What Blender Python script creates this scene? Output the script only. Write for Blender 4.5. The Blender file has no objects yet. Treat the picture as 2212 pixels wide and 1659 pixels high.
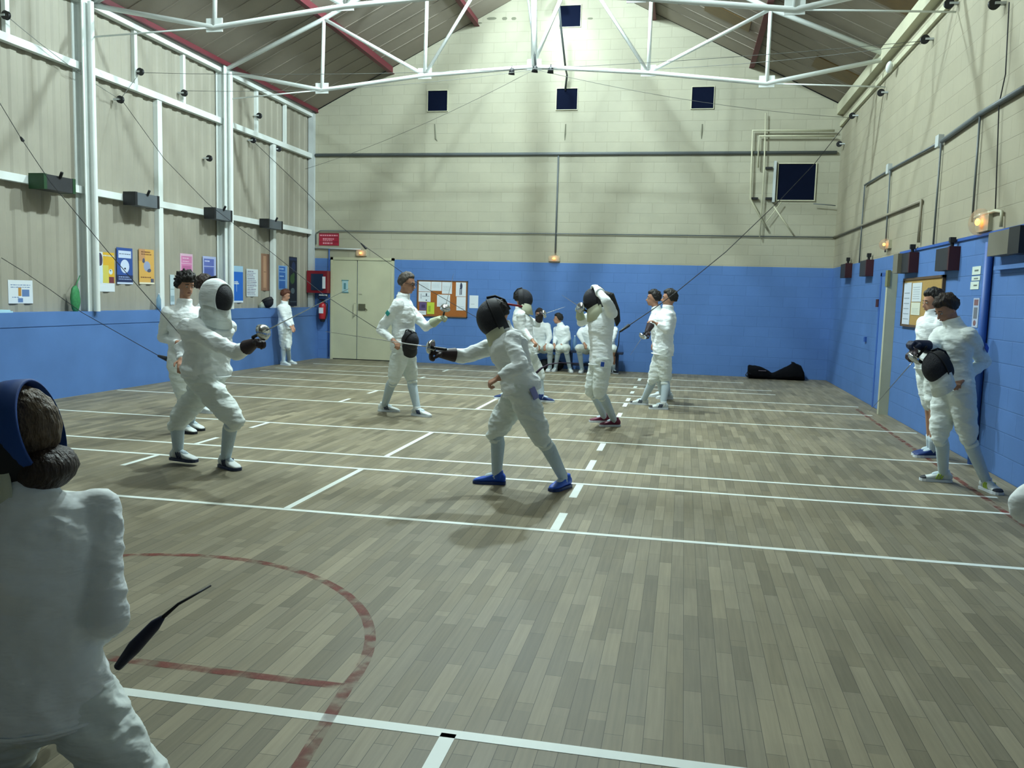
import bpy, math, random
import numpy as np
from mathutils import Vector, Matrix, noise
from math import sin, cos, pi, radians as R
random.seed(7)
S = bpy.context.scene
COL = S.collection

# ------------------------------------------------------------------ camera
YAW, PIT, ROL, FOC, CH = -.19485, -.10238, .02754, 1848.5, 1.55
IW, IH = 2212, 1659
def basis():
    F = Vector((sin(YAW)*cos(PIT), cos(YAW)*cos(PIT), sin(PIT)))
    r0 = Vector((cos(YAW), -sin(YAW), 0)); u0 = r0.cross(F)
    return r0*cos(ROL)+u0*sin(ROL), -r0*sin(ROL)+u0*cos(ROL), F
RT, UP, FW = basis()
C0 = Vector((0, 0, CH))
cd = bpy.data.cameras.new('camera'); cam = bpy.data.objects.new('camera', cd); COL.objects.link(cam)
m = Matrix.Identity(4)
for i in range(3):
    m[i][0], m[i][1], m[i][2] = RT[i], UP[i], -FW[i]
m.translation = C0; cam.matrix_world = m
cd.sensor_width = 36; cd.lens = FOC*36/IW; cd.clip_start = .05; cd.clip_end = 100
S.camera = cam

# ------------------------------------------------------------------ world, exposure, lamps
w = bpy.data.worlds.new('world'); S.world = w; w.use_nodes = True
bg = w.node_tree.nodes['Background']; bg.inputs[0].default_value = (.55, .72, .8, 1); bg.inputs[1].default_value = .012
S.view_settings.view_transform = 'Standard'; S.view_settings.look = 'None'
S.view_settings.gamma = 1; S.view_settings.use_curve_mapping = False
S.view_settings.exposure = 0.03
LAMP_COL = (.78, .97, 1.0)
#          x,    y,   z,   watts
LAMPS = [(-2.5, 13.1, 7.9, 400), (-2.85, 9.2, 7.7, 285), (-2.85, 5.7, 7.75, 70), (-2.8, 17.2, 7.5, 32)]

# ------------------------------------------------------------------ geometry from measured image points
def ray(x, y): return FW + RT*((x-IW/2)/FOC) + UP*((IH/2-y)/FOC)
def fl(x, y, z=0.): d = ray(x, y); return C0 + d*((z-CH)/d.z)
def oy(x, y, Y): d = ray(x, y); return C0 + d*(Y/d.y)
def ox(x, y, X): d = ray(x, y); return C0 + d*(X/d.x)

XC, XL, XR, YB = -8.44, -8.25, 2.94, 18.49     # cladding, low wall face, right wall, back wall
EAVE, SL, XM = 5.52, .5, -2.75
ZBLUE, ZLOW = 2.29, 1.17
def roofz(x): return EAVE + SL*((x-XC) if x < XM else (XR-x))

# ------------------------------------------------------------------ materials
MATS = {}
def hexc(h):
    c = [int(h[i:i+2], 16)/255 for i in (0, 2, 4)]
    return tuple(x/12.92 if x <= .04045 else ((x+.055)/1.055)**2.4 for x in c)+(1,)
def mat(name, col, rough=.6, metal=0., var=0., vscale=3., bump=0., bscale=20., bsc=(1, 1, 1), alpha=None, emis=None, spec=.5, trans=0., sheen=0.):
    if name in MATS: return MATS[name]
    M = bpy.data.materials.new(name); M.use_nodes = True; nt = M.node_tree; N = nt.nodes; L = nt.links
    b = N['Principled BSDF']; c = hexc(col) if isinstance(col, str) else tuple(col)+(1,)
    b.inputs['Roughness'].default_value = rough; b.inputs['Metallic'].default_value = metal
    b.inputs['Specular IOR Level'].default_value = spec
    if trans: b.inputs['Transmission Weight'].default_value = trans
    if sheen: b.inputs['Sheen Weight'].default_value = sheen
    b.inputs['Base Color'].default_value = c
    tc = N.new('ShaderNodeTexCoord')
    if var:
        n = N.new('ShaderNodeTexNoise'); n.inputs['Scale'].default_value = vscale; n.inputs['Detail'].default_value = 6
        L.new(tc.outputs['Object'], n.inputs['Vector'])
        mx = N.new('ShaderNodeMix'); mx.data_type = 'RGBA'
        mx.inputs[6].default_value = tuple(max(0, x*(1-var)) for x in c[:3])+(1,)
        mx.inputs[7].default_value = tuple(min(1, x*(1+var)) for x in c[:3])+(1,)
        cr = N.new('ShaderNodeMapRange'); cr.inputs[1].default_value = .3; cr.inputs[2].default_value = .7
        L.new(n.outputs['Fac'], cr.inputs[0]); L.new(cr.outputs[0], mx.inputs[0]); L.new(mx.outputs[2], b.inputs['Base Color'])
    if bump:
        mp = N.new('ShaderNodeMapping'); mp.inputs['Scale'].default_value = bsc; L.new(tc.outputs['Object'], mp.inputs[0])
        n2 = N.new('ShaderNodeTexNoise'); n2.inputs['Scale'].default_value = bscale; n2.inputs['Detail'].default_value = 3
        L.new(mp.outputs[0], n2.inputs['Vector'])
        bp = N.new('ShaderNodeBump'); bp.inputs['Strength'].default_value = bump; bp.inputs['Distance'].default_value = .02
        L.new(n2.outputs['Fac'], bp.inputs['Height']); L.new(bp.outputs[0], b.inputs['Normal'])
    if emis:
        b.inputs['Emission Color'].default_value = hexc(emis[0]); b.inputs['Emission Strength'].default_value = emis[1]
    if alpha is not None: b.inputs['Alpha'].default_value = alpha
    MATS[name] = M
    return M

def floor_mat():
    M = bpy.data.materials.new('parquet'); M.use_nodes = True; nt = M.node_tree; N = nt.nodes; L = nt.links
    b = N['Principled BSDF']; b.inputs['Specular IOR Level'].default_value = .3
    tc = N.new('ShaderNodeTexCoord'); mp = N.new('ShaderNodeMapping'); mp.inputs['Rotation'].default_value = (0, 0, pi/2)
    L.new(tc.outputs['Object'], mp.inputs[0])
    def brick(w_, h_, off, c1, c2, mo):
        br = N.new('ShaderNodeTexBrick'); br.offset = off; br.offset_frequency = 2; br.squash = 1
        br.inputs['Scale'].default_value = 1; br.inputs['Brick Width'].default_value = w_; br.inputs['Row Height'].default_value = h_
        br.inputs['Mortar Size'].default_value = mo; br.inputs['Mortar Smooth'].default_value = .3; br.inputs['Bias'].default_value = 0
        br.inputs['Color1'].default_value = c1; br.inputs['Color2'].default_value = c2; br.inputs['Mortar'].default_value = hexc('4a463a')
        L.new(mp.outputs[0], br.inputs['Vector']); return br
    b1 = brick(.42, .07, .37, hexc('7e7763'), hexc('99917d'), .0012)
    b2 = brick(.84, .07, .61, (.80, .81, .80, 1), (1.10, 1.09, 1.04, 1), .0)
    mu = N.new('ShaderNodeMix'); mu.data_type = 'RGBA'; mu.blend_type = 'MULTIPLY'; mu.inputs[0].default_value = 1
    L.new(b1.outputs['Color'], mu.inputs[6]); L.new(b2.outputs['Color'], mu.inputs[7])
    # grain
    gm = N.new('ShaderNodeMapping'); gm.inputs['Scale'].default_value = (60, 2.5, 1); L.new(tc.outputs['Object'], gm.inputs[0])
    gn = N.new('ShaderNodeTexNoise'); gn.inputs['Scale'].default_value = 1; gn.inputs['Detail'].default_value = 5; L.new(gm.outputs[0], gn.inputs['Vector'])
    gr = N.new('ShaderNodeMapRange'); gr.inputs[1].default_value = .25; gr.inputs[2].default_value = .75; gr.inputs[3].default_value = .86; gr.inputs[4].default_value = 1.12
    L.new(gn.outputs['Fac'], gr.inputs[0])
    mu2 = N.new('ShaderNodeMix'); mu2.data_type = 'RGBA'; mu2.blend_type = 'MULTIPLY'; mu2.inputs[0].default_value = 1
    L.new(mu.outputs[2], mu2.inputs[6]); L.new(gr.outputs[0], mu2.inputs[7])
    # worn and dirty patches
    pn = N.new('ShaderNodeTexNoise'); pn.inputs['Scale'].default_value = .9; pn.inputs['Detail'].default_value = 7; pn.inputs['Roughness'].default_value = .6
    L.new(tc.outputs['Object'], pn.inputs['Vector'])
    cr = N.new('ShaderNodeValToRGB'); e = cr.color_ramp.elements
    e[0].position = .32; e[0].color = (.74, .74, .72, 1); e[1].position = .7; e[1].color = (1.0, .99, .96, 1)
    L.new(pn.outputs['Fac'], cr.inputs[0])
    mu3 = N.new('ShaderNodeMix'); mu3.data_type = 'RGBA'; mu3.blend_type = 'MULTIPLY'; mu3.inputs[0].default_value = 1
    L.new(mu2.outputs[2], mu3.inputs[6]); L.new(cr.outputs[0], mu3.inputs[7]); L.new(mu3.outputs[2], b.inputs['Base Color'])
    rr = N.new('ShaderNodeMapRange'); rr.inputs[3].default_value = .42; rr.inputs[4].default_value = .68
    L.new(pn.outputs['Fac'], rr.inputs[0]); L.new(rr.outputs[0], b.inputs['Roughness'])
    bp = N.new('ShaderNodeBump'); bp.inputs['Strength'].default_value = .25; bp.inputs['Distance'].default_value = .003
    L.new(b1.outputs['Fac'], bp.inputs['Height']); bp.invert = True; L.new(bp.outputs[0], b.inputs['Normal'])
    return M

def wall_mat(name, axis, top, low, zsplit, blocks=True):
    """painted block wall: a cream coat above zsplit and a blue coat below"""
    M = bpy.data.materials.new(name); M.use_nodes = True; nt = M.node_tree; N = nt.nodes; L = nt.links
    b = N['Principled BSDF']; b.inputs['Specular IOR Level'].default_value = .25; b.inputs['Roughness'].default_value = .62
    tc = N.new('ShaderNodeTexCoord'); sp = N.new('ShaderNodeSeparateXYZ'); L.new(tc.outputs['Object'], sp.inputs[0])
    cb = N.new('ShaderNodeCombineXYZ'); L.new(sp.outputs[axis], cb.inputs[0]); L.new(sp.outputs['Z'], cb.inputs[1])
    br = N.new('ShaderNodeTexBrick'); br.offset = .5; br.inputs['Scale'].default_value = 1; br.inputs['Brick Width'].default_value = .5
    br.inputs['Row Height'].default_value = .21; br.inputs['Mortar Size'].default_value = .006; br.inputs['Mortar Smooth'].default_value = .5
    br.inputs['Color1'].default_value = (.97, .97, .96, 1); br.inputs['Color2'].default_value = (1.02, 1.02, 1.02, 1); br.inputs['Mortar'].default_value = (.9, .9, .89, 1)
    L.new(cb.outputs[0], br.inputs['Vector'])
    gt = N.new('ShaderNodeMath'); gt.operation = 'GREATER_THAN'; gt.inputs[1].default_value = zsplit; L.new(sp.outputs['Z'], gt.inputs[0])
    def tint(col, v, sc):
        n = N.new('ShaderNodeTexNoise'); n.inputs['Scale'].default_value = sc; n.inputs['Detail'].default_value = 8; n.inputs['Roughness'].default_value = .6
        L.new(tc.outputs['Object'], n.inputs['Vector']); mr = N.new('ShaderNodeMapRange'); mr.inputs[1].default_value = .3; mr.inputs[2].default_value = .7
        L.new(n.outputs['Fac'], mr.inputs[0]); mx = N.new('ShaderNodeMix'); mx.data_type = 'RGBA'; c = hexc(col)
        mx.inputs[6].default_value = (c[0]*(1-v), c[1]*(1-v*.9), c[2]*(1-v*.9), 1); mx.inputs[7].default_value = (c[0]*(1+v*.5), c[1]*(1+v*.5), c[2]*(1+v*.4), 1)
        L.new(mr.outputs[0], mx.inputs[0]); return mx
    a = tint(low, .10, 1.3); c = tint(top, .10, 1.1)
    mx = N.new('ShaderNodeMix'); mx.data_type = 'RGBA'; L.new(gt.outputs[0], mx.inputs[0]); L.new(a.outputs[2], mx.inputs[6]); L.new(c.outputs[2], mx.inputs[7])
    mu = N.new('ShaderNodeMix'); mu.data_type = 'RGBA'; mu.blend_type = 'MULTIPLY'; mu.inputs[0].default_value = 1
    L.new(mx.outputs[2], mu.inputs[6]); L.new(br.outputs['Color'], mu.inputs[7]); L.new(mu.outputs[2], b.inputs['Base Color'])
    bp = N.new('ShaderNodeBump'); bp.invert = True; bp.inputs['Strength'].default_value = .5; bp.inputs['Distance'].default_value = .006
    L.new(br.outputs['Fac'], bp.inputs['Height']); L.new(bp.outputs[0], b.inputs['Normal'])
    return M

CREAM, BLUE = 'a7a491', '557ab4'
M_floor = floor_mat()
M_back = wall_mat('painted_block_back', 'X', CREAM, BLUE, ZBLUE)
M_right = wall_mat('painted_block_right', 'Y', 'a09a86', BLUE, ZBLUE)
M_blue = mat('blue_paint', BLUE, .55, var=.10, vscale=1.5, spec=.3)
M_bluedk = mat('blue_pipe_paint', '2f5aa6', .5)
M_creamp = mat('cream_paint', 'bcbaa0', .5, var=.06)
M_door = mat('cream_door_paint', 'b9b99c', .5, var=.07, vscale=2)
M_clad = mat('cladding_sheet', '9a9688', .6, var=.08, vscale=1.2, spec=.3)
M_white = mat('white_steel_paint', 'dde3e0', .45, var=.04)
M_greyst = mat('grey_steel_paint', 'b4bab9', .5, var=.06)
M_roof = mat('roof_panel', '8f877b', .75, var=.10, vscale=1.0, spec=.2)
M_red = mat('red_purlin_paint', '64202a', .6)
M_line = mat('white_line_paint', 'e4ece6', .5, var=.03, vscale=8)
M_dark = mat('black_plastic', '15171b', .5)
M_pipe = mat('grey_pipe_paint', '5f6668', .5)
M_cable = mat('dark_cable_rubber', '1b1e24', .6)
M_wire = mat('thin_grey_wire', '6d706c', .5)
M_glassdk = mat('night_window_glass', '080f22', .8, spec=.05)
M_orange = mat('amber_skylight_sheet', '66502a', .5, var=.15, vscale=5)
M_steel = mat('polished_steel', 'c9ced2', .18, metal=1.)
M_paper = mat('white_paper', 'd4dbe0', .7)
M_cork = mat('cork', '9a5a22', .85, var=.15, vscale=60)
M_woodfr = mat('wood_frame', '5a4630', .6)
M_cloth = mat('white_fencing_cloth', 'f2f8f8', .85, var=.03, vscale=6, bump=1., bscale=6.5, bsc=(1, 1, 2.6), spec=.2)
M_cloth2 = mat('offwhite_fencing_cloth', 'e8f0ec', .85, var=.04, vscale=6, bump=1., bscale=6.5, bsc=(1, 1, 2.6), spec=.2)
M_sock = mat('white_sock_knit', 'c3d3db', .9, var=.03, bump=.2, bscale=60)
M_bib = mat('cream_bib_cloth', 'd2d6bc', .85, bump=.2, bscale=12)
M_mesh = mat('black_mask_mesh', '10131f', .55, bump=.6, bscale=180, spec=.4)
M_blackp = mat('black_padding', '14161c', .7)
M_skin = mat('light_skin', 'b98a70', .55, var=.05, vscale=20)
M_skin2 = mat('tan_skin', 'ac8068', .55, var=.05, vscale=20)
M_hairbk = mat('black_hair', '17130f', .6, var=.3, vscale=40, bump=.8, bscale=60, bsc=(1, 1, .3))
M_hairbr = mat('dark_brown_hair', '2a1d15', .6, var=.3, vscale=40, bump=.8, bscale=60, bsc=(1, 1, .3))
M_hairred = mat('auburn_hair', '5a2f1c', .6, var=.3, vscale=40, bump=.8, bscale=60, bsc=(1, 1, .3))
M_hairgr = mat('grey_brown_hair', '4d463e', .6, var=.3, vscale=40, bump=.8, bscale=60, bsc=(1, 1, .3))
M_hairbl = mat('light_brown_hair', '5c4c38', .6, var=.4, vscale=40, bump=.8, bscale=60, bsc=(1, 1, .3))
M_glove = mat('dark_glove_leather', '2a1a20', .6)
M_glovew = mat('pale_glove_leather', 'b9c2a8', .7)
M_gloveb = mat('navy_glove_leather', '1a2340', .6)
M_shoeW = mat('white_shoe', 'd5dcda', .55)
M_shoeB = mat('blue_shoe', '1c56c4', .5)
M_shoeN = mat('navy_shoe', '14336f', .5)
M_shoeP = mat('maroon_shoe', '6a1638', .55)
M_stripe = mat('dark_shoe_stripe', '23304f', .5)
M_lime = mat('lime_shoe_panel', 'a9c24a', .55)
M_soled = mat('dark_sole', '141a24', .6)
M_eye = mat('eye_dark', '15100d', .3)
M_lip = mat('lip', '7a4a42', .5)
M_strapb = mat('blue_elastic_strap', '14458f', .7)
M_redm = mat('red_strap', 'a32832', .6)
M_bluebadge = mat('blue_badge', '1f4fb8', .7)
M_teal = mat('teal_badge', '1d8f86', .7)
M_redbox = mat('red_enamel', '7c1424', .4)
M_redsign = mat('red_sign', '9c1a34', .5)
M_signtxt = mat('pale_sign_text', 'd79aa6', .6)
M_exting = mat('extinguisher_red', 'a8242c', .35)
M_green = mat('green_net', '2f7d4a', .7, var=.2, vscale=30)
M_greenbox = mat('green_box_paint', '14401f', .5)
M_greybox = mat('grey_box_paint', '596066', .5, var=.08)
M_dkbox = mat('charcoal_box_paint', '24262a', .55, var=.15, vscale=12)
M_redbx = mat('dark_red_box_paint', '3c1218', .6)
M_beigebx = mat('beige_box_paint', '6f6c5e', .6)
M_bench = mat('dark_bench_wood', '1f2c48', .6)
M_bottle = mat('clear_blue_plastic', 'a9cfe8', .15, trans=.6)
M_bulb = mat('warm_bulb', 'ffb060', .4, emis=('ff9a3c', 9.))
M_globe = mat('lamp_globe_glass', 'c0a888', .1, alpha=.30)
M_lamp = mat('lamp_diffuser', 'ffffff', .4, emis=('e6fff8', 12.))
M_crack = mat('dark_filler', '6f705f', .9)

# ------------------------------------------------------------------ mesh helpers
ORG = {}
class MB:
    def __init__(s): s.v = []; s.f = []; s.mi = []; s.cur = 0
    def add(s, vs, fs):
        o = len(s.v); s.v += [Vector(v) for v in vs]
        for f in fs: s.f.append([i+o for i in f]); s.mi.append(s.cur)
        return s
    def m(s, i): s.cur = i; return s
    def box(s, a, b):
        x0, y0, z0 = a; x1, y1, z1 = b
        if x0 > x1: x0, x1 = x1, x0
        if y0 > y1: y0, y1 = y1, y0
        if z0 > z1: z0, z1 = z1, z0
        return s.add([(x0, y0, z0), (x1, y0, z0), (x1, y1, z0), (x0, y1, z0), (x0, y0, z1), (x1, y0, z1), (x1, y1, z1), (x0, y1, z1)],
                     [(0, 3, 2, 1), (4, 5, 6, 7), (0, 1, 5, 4), (1, 2, 6, 5), (2, 3, 7, 6), (3, 0, 4, 7)])
    def obox(s, c, ax, h):
        c = Vector(c); A = [Vector(a) for a in ax]
        vs = [c+A[0]*h[0]*i+A[1]*h[1]*j+A[2]*h[2]*k for k in (-1, 1) for j, i in ((-1, -1), (-1, 1), (1, 1), (1, -1))]
        return s.add(vs, [(0, 3, 2, 1), (4, 5, 6, 7), (0, 1, 5, 4), (1, 2, 6, 5), (2, 3, 7, 6), (3, 0, 4, 7)])
    def bar(s, p, q, w_, h_):
        p = Vector(p); q = Vector(q); d = (q-p).normalized(); sd = d.cross(Vector((0, 0, 1)))
        sd = Vector((1, 0, 0)) if sd.length < 1e-4 else sd.normalized(); u = sd.cross(d)
        return s.obox((p+q)/2, (d, sd, u), ((q-p).length/2, w_/2, h_/2))
    def rings(s, rs, cap=True, close=False):
        n = len(rs[0]); o = len(s.v)
        for r in rs: s.v += [Vector(p) for p in r]
        def F(f): s.f.append(f); s.mi.append(s.cur)
        for k in range(len(rs)-1 + (1 if close else 0)):
            a = o+k*n; b = o+((k+1) % len(rs))*n
            for i in range(n): j = (i+1) % n; F([a+i, a+j, b+j, b+i])
        if cap: F([o+i for i in range(n)][::-1]); F([o+(len(rs)-1)*n+i for i in range(n)])
        return s
    def tube(s, pts, r, n=8, cap=True):
        pts = [Vector(p) for p in pts]; rs = []; prev = None
        for i, p in enumerate(pts):
            d = (pts[min(i+1, len(pts)-1)]-pts[max(i-1, 0)]).normalized()
            if prev is None:
                u = d.orthogonal().normalized()
            else:
                u = (prev-d*prev.dot(d)).normalized()
            prev = u; v = d.cross(u); rr = r[i] if isinstance(r, (list, tuple)) else r
            rs.append([p+(u*cos(2*pi*k/n)+v*sin(2*pi*k/n))*rr for k in range(n)])
        return s.rings(rs, cap)
    def cap(s, p, q, r0, r1, n=14, flat0=False, flat1=False):
        p = Vector(p); q = Vector(q)
        if (q-p).length < 1e-5: q = p+Vector((0, 0, 1e-4))
        d = (q-p).normalized(); pts = []; rr = []
        if not flat0:
            for a in (80, 55, 30): pts.append(p-d*r0*sin(R(a))); rr.append(r0*cos(R(a)))
        for t in (0, .33, .66, 1): pts.append(p.lerp(q, t)); rr.append(r0+(r1-r0)*t)
        if not flat1:
            for a in (30, 55, 80): pts.append(q+d*r1*sin(R(a))); rr.append(r1*cos(R(a)))
        return s.tube(pts, rr, n)
    def ell(s, c, ax, rad, nu=20, nv=12, fn=None):
        c = Vector(c); A = [Vector(a) for a in ax]; rs = []
        for k in range(1, nv):
            th = pi*k/nv; r = []
            for i in range(nu):
                ph = 2*pi*i/nu; x, y, z = sin(th)*cos(ph), sin(th)*sin(ph), -cos(th)
                f = fn(x, y, z) if fn else 1
                r.append(c+(A[0]*rad[0]*x+A[1]*rad[1]*y+A[2]*rad[2]*z)*f)
            rs.append(r)
        return s.rings(rs)
    def lathe(s, c, d, prof, n=20, cap=True):
        c = Vector(c); d = Vector(d).normalized(); u = d.orthogonal().normalized(); v = d.cross(u)
        return s.rings([[c+d*h+(u*cos(2*pi*k/n)+v*sin(2*pi*k/n))*r for k in range(n)] for r, h in prof], cap)
    def build(s, name, mats, parent=None, smooth=False, sub=None):
        o0 = ORG.get(parent.name, Vector()) if parent else Vector()
        me = bpy.data.meshes.new(name); me.from_pydata([v-o0 for v in s.v], [], s.f); me.update()
        if not isinstance(mats, (list, tuple)): mats = [mats]
        for mm in mats: me.materials.append(mm)
        if len(mats) > 1: me.polygons.foreach_set('material_index', s.mi)
        if smooth: me.polygons.foreach_set('use_smooth', [True]*len(me.polygons))
        ob = bpy.data.objects.new(name, me); COL.objects.link(ob)
        if parent: ob.parent = parent; ORG[ob.name] = o0
        return ob
TEX = {}
def clouds(sc):
    if sc not in TEX:
        t = bpy.data.textures.new('clouds', 'CLOUDS'); t.noise_scale = sc; t.noise_depth = 2; TEX[sc] = t
    return TEX[sc]
def remesh(ob, vox, smooth=3, disp=0., dsc=.12, fold=None):
    md = ob.modifiers.new('r', 'REMESH'); md.mode = 'VOXEL'; md.voxel_size = vox; md.use_smooth_shade = True
    if smooth: sm = ob.modifiers.new('s', 'SMOOTH'); sm.iterations = smooth; sm.factor = .5
    if disp:
        dm = ob.modifiers.new('d', 'DISPLACE'); dm.texture = clouds(dsc); dm.strength = disp; dm.mid_level = .5; dm.texture_coords = 'LOCAL'
    dg = bpy.context.evaluated_depsgraph_get(); old = ob.data; mats = list(old.materials)
    me = bpy.data.meshes.new_from_object(ob.evaluated_get(dg)); ob.modifiers.clear(); ob.data = me
    if not me.materials:
        for mm in mats: me.materials.append(mm)
    if fold:
        nv = len(me.vertices); co = np.empty(nv*3, 'f'); me.vertices.foreach_get('co', co); co = co.reshape(-1, 3)
        nr = np.empty(nv*3, 'f'); me.vertices.foreach_get('normal', nr); nr = nr.reshape(-1, 3)
        sd = fold[2] if len(fold) > 2 else 0.
        k = np.array([(.30-abs(noise.noise(Vector((x*fold[1]+sd, y*fold[1], z*fold[1]*2.1+x*2.5)))))+.45*(.3-abs(noise.noise(Vector((x*fold[1]*2.2, y*fold[1]*2.2+sd, z*fold[1]*4.5+y*5))))) for x, y, z in co.tolist()], 'f')
        co += nr*(k*fold[0])[:, None]; me.vertices.foreach_set('co', co.ravel())
    me.polygons.foreach_set('use_smooth', [True]*len(me.polygons)); bpy.data.meshes.remove(old)
    return ob
def tag(o, label=None, cat=None, group=None, kind=None):
    if label: o['label'] = label
    if cat: o['category'] = cat
    if group: o['group'] = group
    if kind: o['kind'] = kind
    return o
def thing(name, loc, label, cat, group=None):
    e = bpy.data.objects.new(name, None); COL.objects.link(e); e.location = loc; e.empty_display_size = .1
    ORG[e.name] = Vector(loc); return tag(e, label, cat, group)
def struct(o): o['kind'] = 'structure'; return o

# ================================================================== THE SETTING
Y0 = -7.0
floor = struct(MB().box((XC, Y0, -.1), (XR, YB, 0)).build('floor', M_floor)); ORG[floor.name] = Vector()
# painted court lines: parts of the floor
LT = .0012
def line(a, b, w_, name='court_line', mt=None):
    return MB().bar((a[0], a[1], LT/2+.0002), (b[0], b[1], LT/2+.0002), w_, LT).build(name, mt or M_line, floor)
LW = .05
for y, x0, x1 in [(2.80, XL+.3, 2.62), (5.53, XL+.1, 2.62), (7.03, XL+.1, 2.55), (7.62, XL+.1, 2.62), (9.18, XL+.05, 2.9), (11.26, XL+.05, 2.9),
                  (12.84, -8.0, 2.7), (13.84, -7.9, 2.7), (15.08, -7.9, 1.6), (15.72, -7.9, 1.6), (17.05, -7.7, 1.2)]:
    line((x0, y), (x1, y), LW if y > 3 else .055)
for y0, y1 in [(5.55, 7.0), (7.65, 9.15), (11.3, 12.8), (1.3, -.2)]: line((-2.71, y0), (-2.71, y1), LW)
for y0, y1 in [(6.5, 7.0), (7.65, 8.05), (8.75, 9.15), (11.3, 11.66), (12.4, 12.8), (15.1, 15.35), (16.6, 17.0)]: line((-4.7, y0), (-4.7, y1), LW)
line((-.745, 2.8), (-.745, 1.3), .055)
for y0, y1 in [(5.55, 6.02), (6.52, 7.0), (7.65, 8.12), (8.66, 9.12), (11.3, 11.68), (12.4, 12.8), (13.1, 13.5), (14.2, 14.55), (15.12, 15.45), (16.5, 17.0)]:
    line((-.78, y0), (-.78, y1), .06)
# faded red ball court marking
def redmat():
    M = mat('faded_red_paint', '8a4034', .7); nt = M.node_tree; N = nt.nodes; L = nt.links; b = N['Principled BSDF']
    tc = N.new('ShaderNodeTexCoord'); n = N.new('ShaderNodeTexNoise'); n.inputs['Scale'].default_value = 9; n.inputs['Detail'].default_value = 5
    L.new(tc.outputs['Object'], n.inputs['Vector']); r = N.new('ShaderNodeMapRange'); r.inputs[1].default_value = .42; r.inputs[2].default_value = .68
    r.inputs[3].default_value = .04; r.inputs[4].default_value = .62; L.new(n.outputs['Fac'], r.inputs[0]); L.new(r.outputs[0], b.inputs['Alpha']); return M
M_redl = redmat()
arc = [(-2.55+1.32*cos(R(a)), 3.05+1.36*sin(R(a))) for a in range(0, 126, 5)]
mb = MB(); ri = []; 
for i, (x, y) in enumerate(arc):
    dx, dy = (x+2.55), (y-3.05); l = math.hypot(dx, dy); dx /= l; dy /= l
    ri.append([(x-dx*.025, y-dy*.025, .0002), (x+dx*.025, y+dy*.025, .0002), (x+dx*.025, y+dy*.025, .0009), (x-dx*.025, y-dy*.025, .0009)])
mb.rings(ri).build('red_court_line', M_redl, floor)
line((-1.23, 3.05), (-1.06, 1.6), .05, 'red_court_line', M_redl); line((-2.3, 3.05), (-1.25, 3.05), .05, 'red_court_line', M_redl)
line((2.42, 3.0), (2.62, 13.5), .05, 'red_court_line', M_redl)

# back wall with gable; openings as dark recessed windows
mb = MB()
pts = [(XC-.15, 0), (XR+.15, 0), (XR+.15, EAVE-.1), (XM, roofz(XM)), (XC-.15, EAVE-.1)]
mb.add([(x, YB, z) for x, z in pts]+[(x, YB+.2, z) for x, z in pts], [(0, 1, 2, 3, 4), (9, 8, 7, 6, 5)]+[(i, i+5, (i+1) % 5+5, (i+1) % 5) for i in range(5)])
wall_back = struct(mb.build('wall_back', M_back)); ORG[wall_back.name] = Vector()
# wall_front behind the camera
mb = MB(); mb.add([(x, Y0, z) for x, z in pts]+[(x, Y0-.2, z) for x, z in pts], [(4, 3, 2, 1, 0), (5, 6, 7, 8, 9)]+[(i, i+5, (i+1) % 5+5, (i+1) % 5) for i in range(5)])
struct(mb.build('wall_front', M_back))
wall_right = struct(MB().box((XR, Y0, 0), (XR+.2, YB, EAVE+.1)).build('wall_right', M_right)); ORG[wall_right.name] = Vector()
# left: corrugated cladding over a blue low wall
mb = MB(); prof = []; y = Y0; P = .26
while y < YB:
    prof += [(XC, y), (XC, y+P*.38), (XC-.018, y+P*.52), (XC-.018, y+P*.86)]; y += P
vs = []; fs = []
for x, yy in prof: vs += [(x, min(yy, YB), 1.1), (x, min(yy, YB), EAVE+.15)]
for i in range(len(prof)-1): fs.append((2*i, 2*i+1, 2*i+3, 2*i+2))
n0 = len(vs); vs += [(XC-.1, Y0, 1.1), (XC-.1, Y0, EAVE+.15), (XC-.1, YB, EAVE+.15), (XC-.1, YB, 1.1)]; fs.append((n0, n0+1, n0+2, n0+3)[::-1])
mb.add(vs, fs); struct(mb.build('wall_left', M_clad))
mb = MB().box((XC-.1, Y0, 0), (XL, YB, .975)).box((XC-.1, Y0, .985), (XL+.004, YB, ZLOW)).box((XC-.1, Y0, .97), (XL-.008, YB, .99))
struct(mb.build('wall_left_low', M_blue))
# roof
for nm, xa, xb in (('ceiling_left', XC-.2, XM), ('ceiling_right', XM, XR+.2)):
    mb = MB(); za = EAVE+SL*(xa-XC) if xb == XM else roofz(XM); zb = roofz(XM) if xb == XM else EAVE+SL*(XR-xb)
    n = 60; vs = []; fs = []
    for k in range(n+1):
        yy = Y0+(YB-Y0)*k/n; dz = .0
        vs += [(xa, yy, za+dz), (xb, yy, zb+dz), (xb, yy, zb+.08), (xa, yy, za+.08)]
    for k in range(n):
        a = 4*k; b = a+4; fs += [(a, a+1, b+1, b), (a+2, a+3, b+3, b+2)]
    fs += [(0, 3, 2, 1), (4*n, 4*n+1, 4*n+2, 4*n+3)]
    mb.add(vs, fs)
    for k in range(int((YB-Y0)/.5)):      # cover strips between the roof sheets
        yy = Y0+.25+k*.5; mb.bar((xa, yy, za-.004), (xb, yy, zb-.004), .03, .012)
    struct(mb.build(nm, M_roof))
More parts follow.
